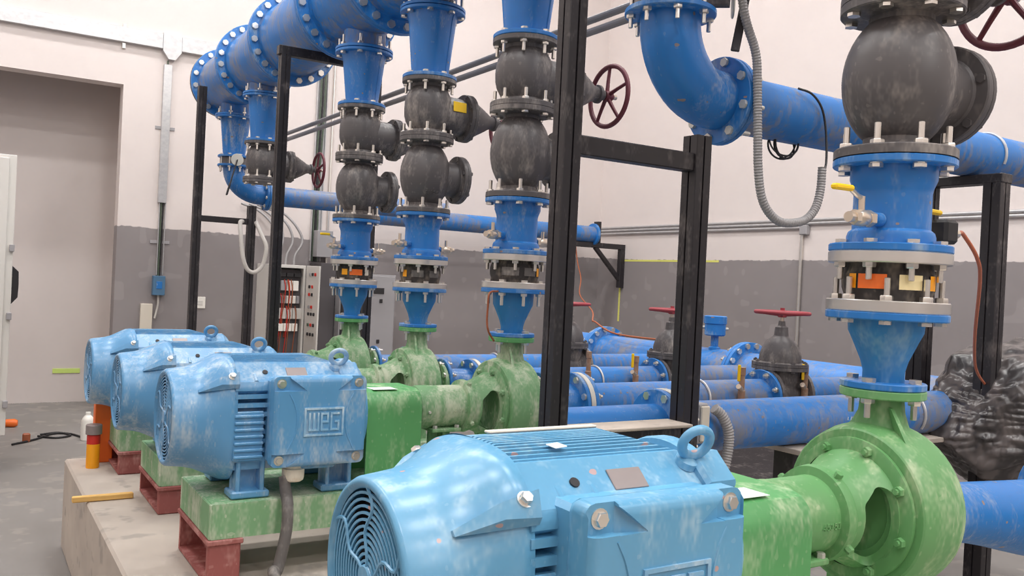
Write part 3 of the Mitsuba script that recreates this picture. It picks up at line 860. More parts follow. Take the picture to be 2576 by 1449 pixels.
    part(t, 'cast_number', lambda: meshkit.text_mesh('45151', .017, .003), paint, m @ frame((-.375, -.1035, -.015), (0, -1, .0), (1, 0, 0)), cached='castno', smooth=False)
    # bracket foot
    part(t, 'support_foot', lambda: cat(rbox(.16, .18, .018, (-.4, 0, -.105), .004), rbox(.02, .13, .22, (-.4, 0, -.21), .004), rbox(.12, .02, .22, (-.4, 0, -.21), .004), rbox(.14, .16, .02, (-.4, 0, -.31), .004)), paint, m, cached='pfoot')
    part(t, 'casing_foot', lambda: rbox(.04, .3, .16, (.0, 0, -.25), .006), paint, m, cached='cfoot')
    for xx in (-.46, -.34):
        for yy in (-.075, .075):
            part(t, 'foot_bolt', lambda: hexprism(.022, .014, 0), 'zinc_dull', m @ shift(xx, yy, -.096), cached='pfbolt')


def guard(k):
    x, y = POS[k]
    za = AXIS[k]
    t = thing('coupling_guard', f'green sheet metal coupling guard with white sticker, {PW[k]} in the row', 'guard')
    out = Polygon([(-.175, -.318), (-.175, .03), (-.165, .07), (-.14, .098), (-.1, .108), (.1, .108), (.14, .098), (.165, .07), (.175, .03), (.175, -.318)])
    inn = Polygon([(-.171, -.33), (-.171, .03), (-.161, .068), (-.138, .094), (-.1, .104), (.1, .104), (.138, .094), (.161, .068), (.171, .03), (.171, -.33)])
    m = shift(x, y, za)
    x0 = -.855 if k != 4 else -.775
    part(t, 'cover', lambda: extrude(out.difference(inn), .27), 'paint_guard', m @ frame((x0, 0, 0), (1, 0, 0), (0, 1, 0)), cached='guard')
    part(t, 'front_rim', lambda: extrude(out.buffer(.004).difference(inn), .008), 'paint_guard', m @ frame((x0 - .004, 0, 0), (1, 0, 0), (0, 1, 0)), cached='grim')
    part(t, 'sticker', lambda: rbox(.12, .085, .001, b=.0003), 'sticker_white', m @ frame((x0 + .1, -.09, .1085), (0, 0, 1), (1, 0, 0)), cached='gst', label='white sticker')


def skid(k):
    x, y = POS[k]
    za = AXIS[k]
    t = thing('pump_base_frame', f'dusty green steel base frame, {PW[k]} in the row of pumps', 'base frame')
    zt = za - .318
    m = shift(x, y, zt)
    sec = Polygon([(-.27, 0), (-.27, -.142), (-.21, -.142), (-.21, -.128), (-.255, -.128), (-.255, -.014), (.255, -.014), (.255, -.128), (.21, -.128), (.21, -.142), (.27, -.142), (.27, 0)])
    part(t, 'channel', lambda: extrude(sec, 1.64), 'paint_skid', m @ frame((-1.545, 0, 0), (1, 0, 0), (0, 1, 0)), cached='skid', smooth=False)
    part(t, 'end_plate', lambda: rbox(.012, .54, .142, (-1.549, 0, -.071), .003), 'paint_skid', m, cached='skidend')
    part(t, 'end_plate', lambda: rbox(.012, .54, .142, (.099, 0, -.071), .003), 'paint_skid', m, cached='skidend2')
    zb = zt - .142
    for j, xx in enumerate((-1.49, .02)):
        q = thing('support_block', f'hollow red-brown steel block under the {"motor" if j == 0 else "pump"} end, {PW[k]} in the row', 'block')
        h = zb - .57
        w = mf(rbox(.13, .54, h, (0, 0, h / 2), .006)) - m3.Manifold.cube((.112, .48, h - .05)).translate((-.08, -.24, .022))
        part(q, 'box', tm(w), 'block_red', shift(x + xx, y, .57))
        part(q, 'top_plate', rbox(.145, .56, .022, (0, 0, h - .012), .004), 'block_red', shift(x + xx, y, .57))


for k in (4, 3, 2, 1):
    motor(k)
    pump(k)
    guard(k)
    skid(k)

# cables from the terminal boxes
for k in (4, 3, 2, 1):
    x, y = POS[k]
    gx, gy, gz = x + MOTOR_X[k] + .45, y - .245, AXIS[k] - .26
    pts = [(gx, gy, gz + .03), (gx, gy - .02, gz - .02), (gx - .005, gy - .075, gz - .075), (gx - .015, gy - .10, gz - .18), (gx - .05, gy - .12, gz - .32), (gx - .075, gy - .15, .64), (gx - .06, gy - .22, .595), (gx + .05, gy - .32, .594)]
    single('motor_cable', f'thick grey cable hanging from the terminal box of the {PW[k]} motor', 'cable', tube(smooth_path(pts, 8), .024, 12), 'cable_grey')

# ------------------------------------------------------------------ suction side
SX = {3: 'behind the pump left of the tall black post', 2: 'behind the middle one of the three far pumps', 1: 'behind the farthest pump'}


def suction(y, z, xa, where, with_reducer, x_f=.46, rp=.11, xv=2.1, pump_x=None):
    if with_reducer:
        t = thing('suction_reducer', f'short blue eccentric reducer, {where}', 'pipe fitting')
        loops = []
        for s in np.linspace(0, 1, 10):
            e = s * s * (3 - 2 * s)
            r = .075 + (rp - .075) * e
            cx = xa + .02 + (x_f - xa - .04) * s
            cz = z - (rp - .075) * e
            loops.append([(cx, y + r * math.cos(w), cz + r * math.sin(w)) for w in np.linspace(0, 2 * PI, 33)[:-1]])
        part(t, 'cone', loft(loops), 'paint_pipe', smooth=40)
        part(t, 'pump_flange', disc(.14, xa, xa + .022, .06), 'paint_flange', frame((0, y, z), (1, 0, 0), (0, 0, 1)))
        bolts(t, frame((0, y, z), (1, 0, 0), (0, 0, 1)), .12, 8, xa - .027, xa + .022, .017, .02)
        part(t, 'pipe_flange', disc(.17, x_f - .024, x_f - .002, .1), 'paint_flange', frame((0, y, z - rp + .075), (1, 0, 0), (0, 0, 1)))
        z = z - rp + .075
    m = frame((0, y, z), (1, 0, 0), (0, 0, 1))
    t = thing('suction_pipe', f'long blue suction pipe, {where}', 'pipe')
    part(t, 'barrel', tube([(x_f + .02, y, z), (xv - .15, y, z)], rp, 36), 'paint_pipe_dusty', smooth=40)
    part(t, 'spacer_ring', disc(.172, x_f, x_f + .03, .1), 'zinc_dull', m, label='grey steel spacer ring')
    part(t, 'near_flange', disc(.17, x_f + .032, x_f + .056, .1), 'paint_flange', m)
    part(t, 'far_flange', disc(.17, xv - .175, xv - .152, .1), 'paint_flange', m)
    bolts(t, m, .146, 8, x_f - .024, x_f + .056, .019, .02)
    bolts(t, m, .146, 8, xv - .175, xv - .125, .019, .02, False)
    # clamp band over the pipe
    part(t, 'pipe_clamp', tube([(xv - .72, y + (rp + .006) * math.cos(a), z + (rp + .006) * math.sin(a)) for a in np.linspace(-.6, PI + .6, 25)], .008, 8), 'galvanised', label='bright U-bolt clamp')
    return z


def suction_valve(y, z, xv, label, rp=.11, wheel='wheel_bright'):
    t = thing('suction_gate_valve', label, 'valve')
    m = frame((xv, y, z), (1, 0, 0), (0, 0, 1))
    part(t, 'body', lambda: lathe([(.08, -.15), (.17, -.15), (.17, -.126), (.125, -.122), (.125, -.06), (.135, 0), (.125, .06), (.125, .122), (.17, .126), (.17, .15), (.08, .15)], 36), 'cast_black', m, cached='svb')
    u = shift(xv, y, z)

    def up_loop(a, b, h):
        return [(a * math.cos(w), b * math.sin(w), h) for w in np.linspace(0, 2 * PI, 33)[:-1]]
    part(t, 'bonnet_neck', lambda: loft([up_loop(.11, .12, .0), up_loop(.115, .13, .1), up_loop(.12, .135, .155), up_loop(.165, .185, .16), up_loop(.165, .185, .182)]), 'cast_black', u, cached='svn')
    part(t, 'bonnet', lambda: loft([up_loop(.165, .185, .184), up_loop(.165, .185, .204), up_loop(.125, .14, .21), up_loop(.122, .137, .25), up_loop(.108, .12, .30), up_loop(.08, .09, .345), up_loop(.05, .055, .37), up_loop(.044, .046, .38), up_loop(.04, .04, .43), up_loop(.024, .024, .44), up_loop(.02, .02, .47)]), 'cast_black', u, cached='svd')
    part(t, 'stem', lambda: lathe([(0, .46), (.013, .46), (.013, .545), (0, .545)], 12), 'nickel', u, cached='svs')
    for i in range(8):
        a = 2 * PI * (i + .5) / 8
        part(t, 'bonnet_bolt', lambda: bolt_mesh(.014, .046, .006), 'cast_black', u @ shift(.148 * math.cos(a), .166 * math.sin(a), .159), cached='svbolt')
    if wheel:
        handwheel_parts(t, u @ shift(0, 0, .525), R=.178, mat=wheel)
    return t


zs = {}
for k in (3, 2, 1):
    zs[k] = suction(POS[k][1], AXIS[k] + .02, POS[k][0] + .177, SX[k], True, rp=.11, xv={3: 2.1, 2: 2.2, 1: 1.95}[k])
suction_valve(POS[3][1], zs[3] + .01, 2.1, 'black gate valve with level red handwheel, right of the black posts')
suction_valve(POS[2][1], zs[2] + .01, 2.2, 'black gate valve with level red handwheel, half hidden by the shorter black post')
suction_valve(POS[1][1], zs[1] + .01, 1.95, 'black gate valve behind the tall black post, farthest of the suction valves')
y5, z5 = 1.15, 1.255
x5 = .15
m5 = frame((0, y5, z5), (1, 0, 0), (0, 0, 1))
t = thing('blue_stub_pipe', 'bright blue pipe end resting between the two tall black posts', 'pipe')
part(t, 'barrel', tube([(-.40, y5, z5), (x5 - .03, y5, z5)], .108, 36), 'paint_pipe', smooth=40)
part(t, 'flange', disc(.17, x5 - .03, x5 - .006, .1), 'paint_flange', m5)
suction(y5, z5, 0, 'nearest, between the black posts and the near riser', False, x_f=x5, rp=.112, xv=2.6)
part('suction_pipe_003', 'printed_mark', lambda: meshkit.text_mesh('HENE', .035, .001), 'white_plastic', frame((1.25, y5 - .1085, z5 - .012), (0, -1, -.1), (1, 0, 0)), smooth=False, label='white printed letters')

# the nearest pump's suction: reducer only, it leaves the picture
t = thing('suction_reducer', 'bright blue widening pipe behind the nearest green pump', 'pipe fitting')
x4, y4 = POS[4]
loops = []
for s in np.linspace(0, 1, 12):
    e = s * s * (3 - 2 * s)
    r = .085 + .06 * e
    cx, cz = x4 + .19 + .95 * s, AXIS[4] - .055 - .10 * e
    loops.append([(cx, y4 + r * math.cos(w), cz + r * math.sin(w)) for w in np.linspace(0, 2 * PI, 41)[:-1]])
part(t, 'cone', loft(loops), 'paint_pipe', smooth=40)
part(t, 'pump_flange', disc(.14, x4 + .177, x4 + .199, .06), 'paint_flange', frame((0, y4, AXIS[4]), (1, 0, 0), (0, 0, 1)))
part(t, 'pipe_flange', disc(.19, x4 + 1.13, x4 + 1.154, .06), 'paint_flange', frame((0, y4, AXIS[4] - .095), (1, 0, 0), (0, 0, 1)))

# collector along the far side
CX, CZ, CR = 3.1, 1.16, .205
t = thing('suction_collector', 'large dusty blue collector pipe running along the right wall behind the valves', 'pipe')
mc = frame((CX, 0, CZ), (0, 1, 0), (0, 0, 1))
part(t, 'barrel', tube([(CX, -3.2, CZ), (CX, 5.72, CZ)], CR, 44), 'paint_pipe_dusty', smooth=40)
for y in (5.25, 3.38):
    part(t, 'flange', disc(.29, y - .034, y - .002, CR * .95, 48), 'paint_flange', mc)
    part(t, 'flange', disc(.29, y + .002, y + .034, CR * .95, 48), 'paint_flange', mc)
    bolts(t, mc, .262, 16, y - .036, y + .036, .024, .025, True)
for k in (3, 2, 1):
    part(t, 'branch', tube([({3: 2.1, 2: 2.2, 1: 1.95}[k] + .16, POS[k][1], zs[k]), (CX, POS[k][1], zs[k])], .11, 32), 'paint_pipe_dusty', smooth=40)
    part(t, 'branch_flange', disc(.17, {3: 2.1, 2: 2.2, 1: 1.95}[k] + .152, {3: 2.1, 2: 2.2, 1: 1.95}[k] + .176, .1), 'paint_flange', frame((0, POS[k][1], zs[k]), (1, 0, 0), (0, 0, 1)))
part(t, 'branch', tube([(2.76, y5, z5), (CX, y5, z5)], .11, 32), 'paint_pipe_dusty', smooth=40)
part(t, 'branch_flange', disc(.17, 2.752, 2.776, .1), 'paint_flange', m5)
suction_valve(y5, z5, 2.6, 'black gate valve under crumpled plastic at the right edge', wheel=None)

# flow meter heads on the collector
for (y, x, zb, lab) in ((3.74, CX - .02, CZ + CR - .01, 'blue round flow meter head on a short neck, right of the black post'), (3.84, CX - .04, CZ + CR - .01, 'blue flow meter head half hidden by the right edge of the black post')):
    t = thing('flow_meter_head', lab, 'flow meter')
    m = shift(x, y + (.16 if 'half' in lab else 0), zb)
    part(t, 'neck', lambda: lathe([(0, 0), (.05, 0), (.05, .02), (.032, .03), (.032, .13), (0, .13)], 20), 'paint_flange', m, cached='fmn')
    part(t, 'housing', lambda: lathe([(0, .12), (.075, .12), (.088, .13), (.088, .22), (.096, .225), (.096, .285), (.088, .29), (0, .29)], 28), 'paint_flange', m, cached='fmh')
    part(t, 'cable_gland', lambda: tube([(.08, -.02, .18), (.12, -.03, .18)], .014, 10), 'zinc_dull', m, cached='fmg')

single('pit_cover', 'dark steel plate covering a pit in the floor below the suction pipes', 'floor plate', box2(3.5, 6.2, 2.6, 7.6, 0, .012, .004), 'steel_black')

# small tapping valves with sensors on the suction pipes
for (x, y, z, lab) in ((1.62, POS[3][1] - .13, zs[3], 'thin brown sensor tube with a yellow lever tap in front of the black gate valve'), (2.18, POS[3][1] - .14, zs[3], 'thin brown sensor tube right of the yellow tap below the black gate valve'),
                       (1.75, POS[2][1] - .14, zs[2], 'thin brown sensor tube with a yellow lever tap between the two black posts'), (1.35, POS[2][1] - .1, zs[2] + .03, 'short brown sensor tube near the tall black post')):
    t = thing('sensor_tube', lab, 'sensor')
    m = shift(x, y, z)
    part(t, 'tube', lambda: cat(lathe([(0, -.02), (.022, -.02), (.022, .06), (.017, .065), (.017, .15), (.02, .155), (.02, .2), (0, .2)], 14)), 'sensor_brown', m, cached='stube')
    if 'yellow' in lab:
        part(t, 'lever', lambda: rbox(.022, .012, .1, (-.06, -.03, .17), .004), 'yellow', m, cached='slever', label='yellow lever')
        part(t, 'valve_body', lambda: tube([(-.06, -.03, .09), (0, 0, .06)], .016, 10), 'nickel', m, cached='svalve')

# plastic sheet over the valve at the right edge
g = trimesh.creation.icosphere(6, 1.0)
v = np.array(g.vertices)
rs = np.random.RandomState(12)
nrm = rs.normal(size=(16, 3))
nrm /= np.linalg.norm(nrm, axis=1, keepdims=True)
far = .66 + .42 * rs.rand(16)
dots = np.maximum(v @ nrm.T, 1e-3)
rad = -np.log(np.sum(np.exp(-40 * np.minimum(far / dots, 3)), 1)) / 40
rad = np.minimum(rad, 1.35) * (1 + .10 * (meshkit.fbm(v * 2.2 + 3, 3, 2) - .5) + .16 * np.abs(meshkit.fbm(v * np.array([5, 5, 2.2]) + 9, 3, 4) - .5) + .10 * np.abs(meshkit.noise(v * np.array([3, 3, 9]) + 2) - .5))
p_ = v * rad[:, None] * np.array([.56, .42, .36])
t = single('plastic_sheet', 'crumpled dark plastic sheet wrapped around a valve and a black post at the right edge', 'plastic sheet', trimesh.Trimesh(p_ + np.array([2.52, .95, 1.22]), g.faces, process=False), 'tarp', smooth=35)

# ------------------------------------------------------------------ black frames


def post(x, y, z0, z1, w=.1):
    return rbox(w, w, z1 - z0, (x, y, (z0 + z1) / 2), .004)


def lipped_post(x, y, z0, z1, w=.068):
    sec = sbox(-w / 2, -w / 2, w / 2, w / 2).buffer(.003, 2)
    sec = sec.difference(sbox(-.004, -w / 2 - .01, .004, -w / 2 + .006)).difference(sbox(-w / 2 - .01, -.004, -w / 2 + .006, .004))
    return tf(extrude(sec, z1 - z0), shift(x, y, z0))


t = thing('pipe_support_frame', 'black steel portal of two tall posts and a cross beam carrying the blue elbow', 'frame')
part(t, 'post', lipped_post(-.535, .97, .57, 3.90, .072), 'steel_black', smooth=False)
part(t, 'post', lipped_post(.115, .97, .57, 2.475, .076), 'steel_black', smooth=False)
part(t, 'cross_beam', rbox(.575, .06, .072, (-.212, .97, 2.365), .004), 'steel_black')
part(t, 'lower_beam', rbox(.575, .07, .07, (-.212, .97, 1.275), .004), 'steel_black')
part(t, 'lower_plate', rbox(.57, .15, .012, (-.212, .945, 1.317), .003), 'concrete', label='dusty pale top of the lower beam')
part(t, 'header_bracket', rbox(.2, .07, .07, (-.41, .97, 3.87), .004), 'steel_black')
for key, x0, y0, lab in (('mid', -.37, 4.95, 'black steel portal under the header left of the three pumps'),):
    t = thing('pipe_support_frame', lab, 'frame')
    part(t, 'post', lipped_post(x0, y0, .57, 3.55), 'steel_black', smooth=False)
    part(t, 'post', lipped_post(.38, y0, .57, 3.55), 'steel_black', smooth=False)
    part(t, 'cross_beam', rbox(.85, .068, .07, (0, y0, 3.52), .004), 'steel_black')
t = thing('pipe_support_frame', 'thin black steel portal at the far end of the header, near the wall', 'frame')
part(t, 'post', lipped_post(-.36, 7.72, 0, 3.70, .075), 'steel_black', smooth=False)
part(t, 'post', lipped_post(.20, 7.72, 0, 2.52, .075), 'steel_black', smooth=False)
part(t, 'cross_beam', rbox(.50, .05, .06, (-.08, 7.72, 2.35), .004), 'steel_black')
t = thing('pipe_support_frame', 'black steel frame of two posts under the blue pipe behind the nearest riser', 'frame')
part(t, 'post', lipped_post(2.25, .93, 0, 2.50, .09), 'steel_black', smooth=False)
part(t, 'post', lipped_post(2.25, 1.325, 0, 2.50, .09), 'steel_black', smooth=False)
part(t, 'top_beam', rbox(.10, .50, .05, (2.25, 1.125, 2.523), .004), 'steel_black')
part(t, 'pipe_clamp', tube([(2.40, 1.1 + .131 * math.cos(a), 2.675 + .131 * math.sin(a)) for a in np.linspace(-.4, PI + .4, 25)], .008, 8), 'galvanised', label='bright U-bolt clamp')
# low supports under the suction pipes
for (x, y, z, lab) in ((1.0, y5, z5 - .112, 'black steel foot under the nearest long blue suction pipe'), (1.95, y5, z5 - .112, 'black steel foot under the blue pipe behind the nearest riser'), (1.0, POS[3][1], zs[3] - .11, 'black steel foot under the suction pipe of the third pump')):
    t = thing('pipe_stand', lab, 'stand')
    part(t, 'column', post(x, y, 0, z - .03, .12), 'steel_black')
    part(t, 'top_plate', rbox(.2, .26, .025, (x, y, z - .016), .003), 'concrete')
t = thing('blue_pipe', 'blue pipe with dusty top along the back wall, ending on a bracket near the corner', 'pipe')
part(t, 'barrel', tube([(2.2, 9.3, 2.655), (5.95, 9.3, 2.655)], .125, 32), 'paint_pipe_dusty', smooth=40)
part(t, 'end_flange', disc(.17, 5.95, 5.99, 0), 'paint_flange', frame((0, 9.3, 2.655), (1, 0, 0), (0, 0, 1)))
t = thing('steel_bracket', 'black triangular steel bracket near the corner, under the end of a blue pipe', 'bracket')
part(t, 'arm', box2(5.5, 6.6, 9.26, 9.34, 2.45, 2.53), 'steel_black')
part(t, 'upright', box2(6.51, 6.6, 9.26, 9.34, 1.84, 2.45), 'steel_black')
part(t, 'brace', rbox(.06, .06, .70, (0, 0, .35), .003), 'steel_black', frame((6.02, 9.3, 2.46), (.52, 0, -.50), (0, 1, 0)))
part(t, 'stop', box2(6.02, 6.08, 9.24, 9.36, 2.53, 2.86), 'steel_black')

# rails behind the risers
for j, (z, lab) in enumerate(((3.30, 'upper of the two thin dark rails running behind the risers'), (3.235, 'lower of the two thin dark rails running behind the risers'))):
    single('thin_rail', lab, 'rail', tube([(.47, -1.0, z), (.47, 7.9, z)], .02, 12), 'flex_grey')

# ------------------------------------------------------------------ conduits and cables
single('flexible_conduit', 'grey ribbed flexible conduit looping down in front of the blue elbow pipe', 'conduit', corrugated([(.20, .9, 3.5), (.256, .9, 3.042), (.345, .9, 2.85), (.365, .9, 2.737), (.385, .9, 2.5), (.396, .9, 2.378), (.42, .9, 2.27), (.463, .9, 2.205), (.53, .9, 2.165), (.603, .9, 2.160), (.70, .9, 2.18), (.766, .9, 2.235), (.795, .9, 2.32), (.80, .9, 2.42)], .018), 'flex_grey', smooth=40)
single('sensor_wire', 'thin dark wire from the end of the ribbed conduit up to the blue pipe', 'wire', tube(smooth_path([(.80, .9, 2.40), (.85, .92, 2.45), (.874, .95, 2.60), (.85, .96, 2.70), (.79, .97, 2.755), (.735, 1.0, 2.775)], 6), .005, 8), 'cable_black')
coil = []
for a in np.linspace(0, 2 * PI * 4, 120):
    coil.append((.775 + .085 * math.sin(a) + .008 * math.sin(a * .37), 1.10 + .02 * math.cos(a * .7), 2.545 - .065 * math.cos(a * 1.0) + .006 * math.sin(a * .61)))
single('wire_coil', 'small coil of black wire hanging under the blue pipe', 'wire', tube(coil, .004, 6), 'cable_black')
single('flexible_conduit', 'grey ribbed conduit from the junction box on the black post behind the foreground motor', 'conduit', corrugated([(.335, 1.02, 1.355), (.372, 1.01, 1.325), (.405, 1.0, 1.26), (.410, 1.0, 1.19), (.39, 1.0, 1.09), (.36, 1.0, .98), (.34, .98, .80), (.36, .95, .60)], .022), 'flex_grey', smooth=40)
t = thing('junction_box', 'grey junction box on the side of the black post, with a ribbed conduit', 'junction box')
part(t, 'body', rbox(.06, .08, .17, (.285, 1.07, 1.29), .006), 'cabinet_side')
part(t, 'lid', rbox(.05, .012, .15, (.29, 1.026, 1.29), .004), 'beige_panel')
single('flexible_conduit', 'pale flexible conduit hanging in a loop beside the far thin post', 'conduit', tube(smooth_path([(.10, 7.685, 2.35), (.06, 7.62, 2.33), (.05, 7.54, 2.2), (.07, 7.5, 1.98), (.12, 7.5, 1.85), (.20, 7.5, 1.82), (.28, 7.5, 1.9), (.31, 7.5, 2.08), (.28, 7.56, 2.2), (.24, 7.685, 2.35)], 6), .022, 12), 'flex_white', smooth=True)
# pressure transmitter at the nearest riser with its brown cable
t = thing('pressure_transmitter', 'small black pressure transmitter right of the nearest blue pipe', 'sensor')
part(t, 'body', rbox(.07, .06, .075, (.185, -.06, 2.07), .01), 'cable_black')
part(t, 'gland', tube([(.22, -.06, 2.068), (.255, -.06, 2.068)], .014, 10), 'nickel')
single('transmitter_cable', 'thin copper-brown cable hanging from the pressure transmitter of the nearest riser', 'cable', tube(smooth_path([(.255, -.06, 2.068), (.32, -.03, 2.078), (.395, 0, 2.076), (.503, .013, 2.006), (.662, .09, 1.93), (1.145, .374, 1.713), (1.747, .703, 1.538), (2.36, .985, 1.40)], 8), .0065), 'copper', smooth=True)
single('transmitter_cable', 'copper-brown cable hanging from the wall bracket down to the large collector pipe', 'cable', tube(smooth_path([(5.60, 9.25, 2.47), (5.62, 9.2, 2.2), (5.4, 8.8, 1.95), (4.8, 8.0, 1.72), (4.1, 6.8, 1.55), (3.5, 6.0, 1.47), (3.15, 5.5, 1.48), (2.95, 4.9, 1.40), (2.92, 4.0, 1.40), (2.6, 3.45, 1.42)], 8), .009, 8), 'cable_brown', smooth=True)
single('transmitter_cable', 'thin brown cable hanging left of the blue reducer at the third riser', 'cable', tube(smooth_path([(-.11, 2.10, 1.80), (-.19, 2.046, 1.79), (-.195, 2.048, 1.72), (-.196, 2.048, 1.65), (-.186, 2.045, 1.60), (-.12, 2.10, 1.55)], 6), .005, 8), 'cable_brown', smooth=True)

# trunking on the back wall
t = thing('cable_trunking', 'galvanised cable trunking running level high on the wall above the opening', 'trunking')
part(t, 'run', box2(-4.8, -.38, YW - .07, YW - .001, 4.52, 4.70), 'galvanised')
part(t, 'run', box2(-.16, .75, YW - .07, YW - .001, 4.52, 4.70), 'galvanised')
tee = Polygon([(-.38, 4.72), (-.38, 4.50), (-.31, 4.40), (-.23, 4.40), (-.16, 4.50), (-.16, 4.72)])
part(t, 'tee_piece', tf(extrude(tee, .075), frame((0, YW - .001, 0), (0, -1, 0), (1, 0, 0))), 'galvanised')
part(t, 'mounting_lug', box2(-.84, -.80, YW - .03, YW - .001, 4.45, 4.52, .003), 'zinc')
part(t, 'mounting_lug', box2(-.84, -.80, YW - .03, YW - .001, 4.70, 4.75, .003), 'zinc')
t = thing('cable_trunking', 'narrow galvanised trunking running down the wall right of the opening to a blue switch', 'trunking')
part(t, 'cover', box2(-.355, -.255, YW - .05, YW - .001, 2.62, 4.34), 'galvanised')
part(t, 'channel', cat(box2(-.335, -.325, YW - .035, YW - .001, 1.72, 2.62, .002), box2(-.265, -.255, YW - .035, YW - .001, 1.72, 2.62, .002)), 'galvanised')
part(t, 'wire', tube([(-.308, YW - .02, 4.39), (-.31, YW - .02, 1.71)], .010, 8), 'cable_green')
part(t, 'wire', tube([(-.285, YW - .02, 2.64), (-.292, YW - .02, 1.71)], .009, 8), 'cable_black')
for z in (3.55, 2.13):
    part(t, 'wall_clip', box2(-.42, -.19, YW - .012, YW - .001, z - .02, z + .02, .003), 'cabinet_side')
t = thing('switch_box', 'small blue-grey switch box at the lower end of the trunking on the grey wall', 'switch')
part(t, 'body', box2(-.375, -.235, YW - .10, YW - .001, 1.47, 1.71), 'blue_box')
part(t, 'window', box2(-.34, -.27, YW - .106, YW - .099, 1.55, 1.64), 'paint_flange')
single('switch_cable', 'thin pale cable below the blue switch box', 'cable', tube(smooth_path([(-.30, YW - .04, 1.47), (-.30, YW - .04, 1.36), (-.31, YW - .03, 1.28), (-.33, YW - .03, 1.18)], 5), .012, 8), 'flex_white')
single('beige_panel', 'upright beige board leaning on the grey wall below the switch box', 'board', box2(-.50, -.36, YW - .05, YW - .003, .7, 1.36), 'beige_panel')
for j, (x, z, lab) in enumerate(((.195, 1.39, 'white wall socket plate on the grey wall between the far thin posts'), (3.36, 1.37, 'white wall socket plate on the grey wall left of the third riser'))):
    t = thing('wall_socket', lab, 'socket')
    part(t, 'plate', box2(x - .085, x + .085, YW - .014, YW - .001, z - .075, z + .075, .004), 'white_plastic')
    part(t, 'insert', box2(x - .05, x + .05, YW - .02, YW - .012, z - .03, z + .03, .003), 'cabinet_grey')
# second vertical trunking with cables
t = thing('cable_trunking', 'open vertical trunking with green cables on the wall behind the far handwheel', 'trunking')
part(t, 'channel', cat(box2(1.62, 1.63, YW - .05, YW - .001, 2.0, 5.2, .002), box2(1.76, 1.77, YW - .05, YW - .001, 2.0, 5.2, .002), box2(1.62, 1.77, YW - .006, YW - .001, 2.0, 5.2, .002)), 'galvanised')
for j, xx in enumerate((1.66, 1.69, 1.72)):
    part(t, 'wire', tube(smooth_path([(xx, YW - .03, 5.2), (xx + .01, YW - .05, 4.2), (xx - .01, YW - .03, 3.1), (xx, YW - .03, 2.0)], 5), .012, 8), 'cable_green' if j != 1 else 'cable_black', smooth=True)
single('steel_conduit', 'thin bright steel conduit running up the wall behind the far handwheel', 'conduit', tube([(1.86, YW - .03, 1.9), (1.86, YW - .03, 5.4)], .016, 12), 'zinc')
# conduits on the right wall
for j, (z, lab) in enumerate(((2.81, 'upper of the three level conduits on the right wall'), (2.765, 'middle of the three level conduits on the right wall'), (2.715, 'lowest of the three level conduits on the right wall'))):
    single('wall_conduit', lab, 'conduit', tube([(XR - .03, -2.0 if j < 2 else 5.75, z), (XR - .03, 9.94, z)], .019, 12), 'galvanised')
t = thing('wall_conduit', 'bright vertical steel conduit on the right wall with a box at its top', 'conduit')
part(t, 'pipe', tube([(XR - .03, 5.765, .9), (XR - .03, 5.765, 2.64)], .022, 12), 'zinc')
part(t, 'box', rbox(.07, .12, .12, (XR - .04, 5.72, 2.68), .01), 'cabinet_side')
single('masking_tape', 'yellow masking tape strip along the paint edge on the right wall', 'tape', box2(XR - .003, XR - .0005, 7.2, 9.42, 2.265, 2.295, .0005), 'tape_yellow')
single('masking_tape', 'yellow masking tape strip hanging down the grey right wall near the corner', 'tape', box2(XR - .004, XR - .0005, 9.33, 9.37, 1.30, 2.262, .0005), 'tape_yellow')

# ------------------------------------------------------------------ electrical cabinets along the back wall
t = thing('open_cabinet', 'grey electrical cabinet with open doors showing rows of white breakers', 'cabinet')
cx0, cx1, cy, cz0, cz1 = .92, 1.41, 9.42, .45, 1.93
w = mf(box2(cx0, cx1, cy, YW - .02, cz0, cz1, .004)) - m3.Manifold.cube((cx1 - cx0 - .06, .4, cz1 - cz0 - .08)).translate((cx0 + .03, cy - .02, cz0 + .04))
part(t, 'body', tm(w), 'cabinet_grey', smooth=False)
part(t, 'mounting_plate', box2(cx0 + .04, cx1 - .04, cy + .10, cy + .11, cz0 + .06, cz1 - .06, .002), 'dark_interior')
for zz, h, mat in ((1.80, .07, 'dark'), (1.66, .15, 'white_plastic'), (1.48, .12, 'white_plastic'), (1.30, .16, 'cabinet_grey'), (1.12, .12, 'white_plastic')):
    rnd = random.Random(int(zz * 100))
    xx = cx0 + .045
    while xx < cx1 - .08:
        ww = rnd.choice((.05, .08, .11)) if h > .1 else .1
        part(t, 'breaker', rbox(ww - .008, .07, h - .02, (xx + ww / 2, cy + .063, zz), .004), mat if rnd.random() < .8 else 'cabinet_side')
        xx += ww
rnd = random.Random(7)
for i in range(12):
    xx, z1 = cx0 + .06 + rnd.random() * .36, rnd.choice((1.74, 1.56, 1.4, 1.2))
    part(t, 'wire', tube(smooth_path([(xx, cy + .02, z1), (xx + .02, cy + .015, z1 - .12), (xx + .03 * rnd.random(), cy + .02, z1 - .3), (xx, cy + .09, max(.52, z1 - .75))], 4), .006, 6), 'cable_brown' if i % 3 else 'red')
part(t, 'door', box2(cx0 - .02, cx0 + .005, cy - .50, cy, cz0, cz1), 'cabinet_grey')
dm = frame((cx1 + .01, cy, 0), (.35, -.94, 0), (0, 0, 1))
dv = np.array([.12, -.99, 0]) / np.hypot(.12, .99)
dm = np.eye(4)
dm[:3, 0], dm[:3, 1], dm[:3, 2], dm[:3, 3] = dv, np.cross([0, 0, 1], dv), (0, 0, 1), (cx1 + .01, cy - .02, 0)
part(t, 'door', rbox(.36, .025, cz1 - cz0, (.18, 0, (cz0 + cz1) / 2), .004), 'cabinet_grey', dm)
door = list(scene)[-1]
rnd = random.Random(2)
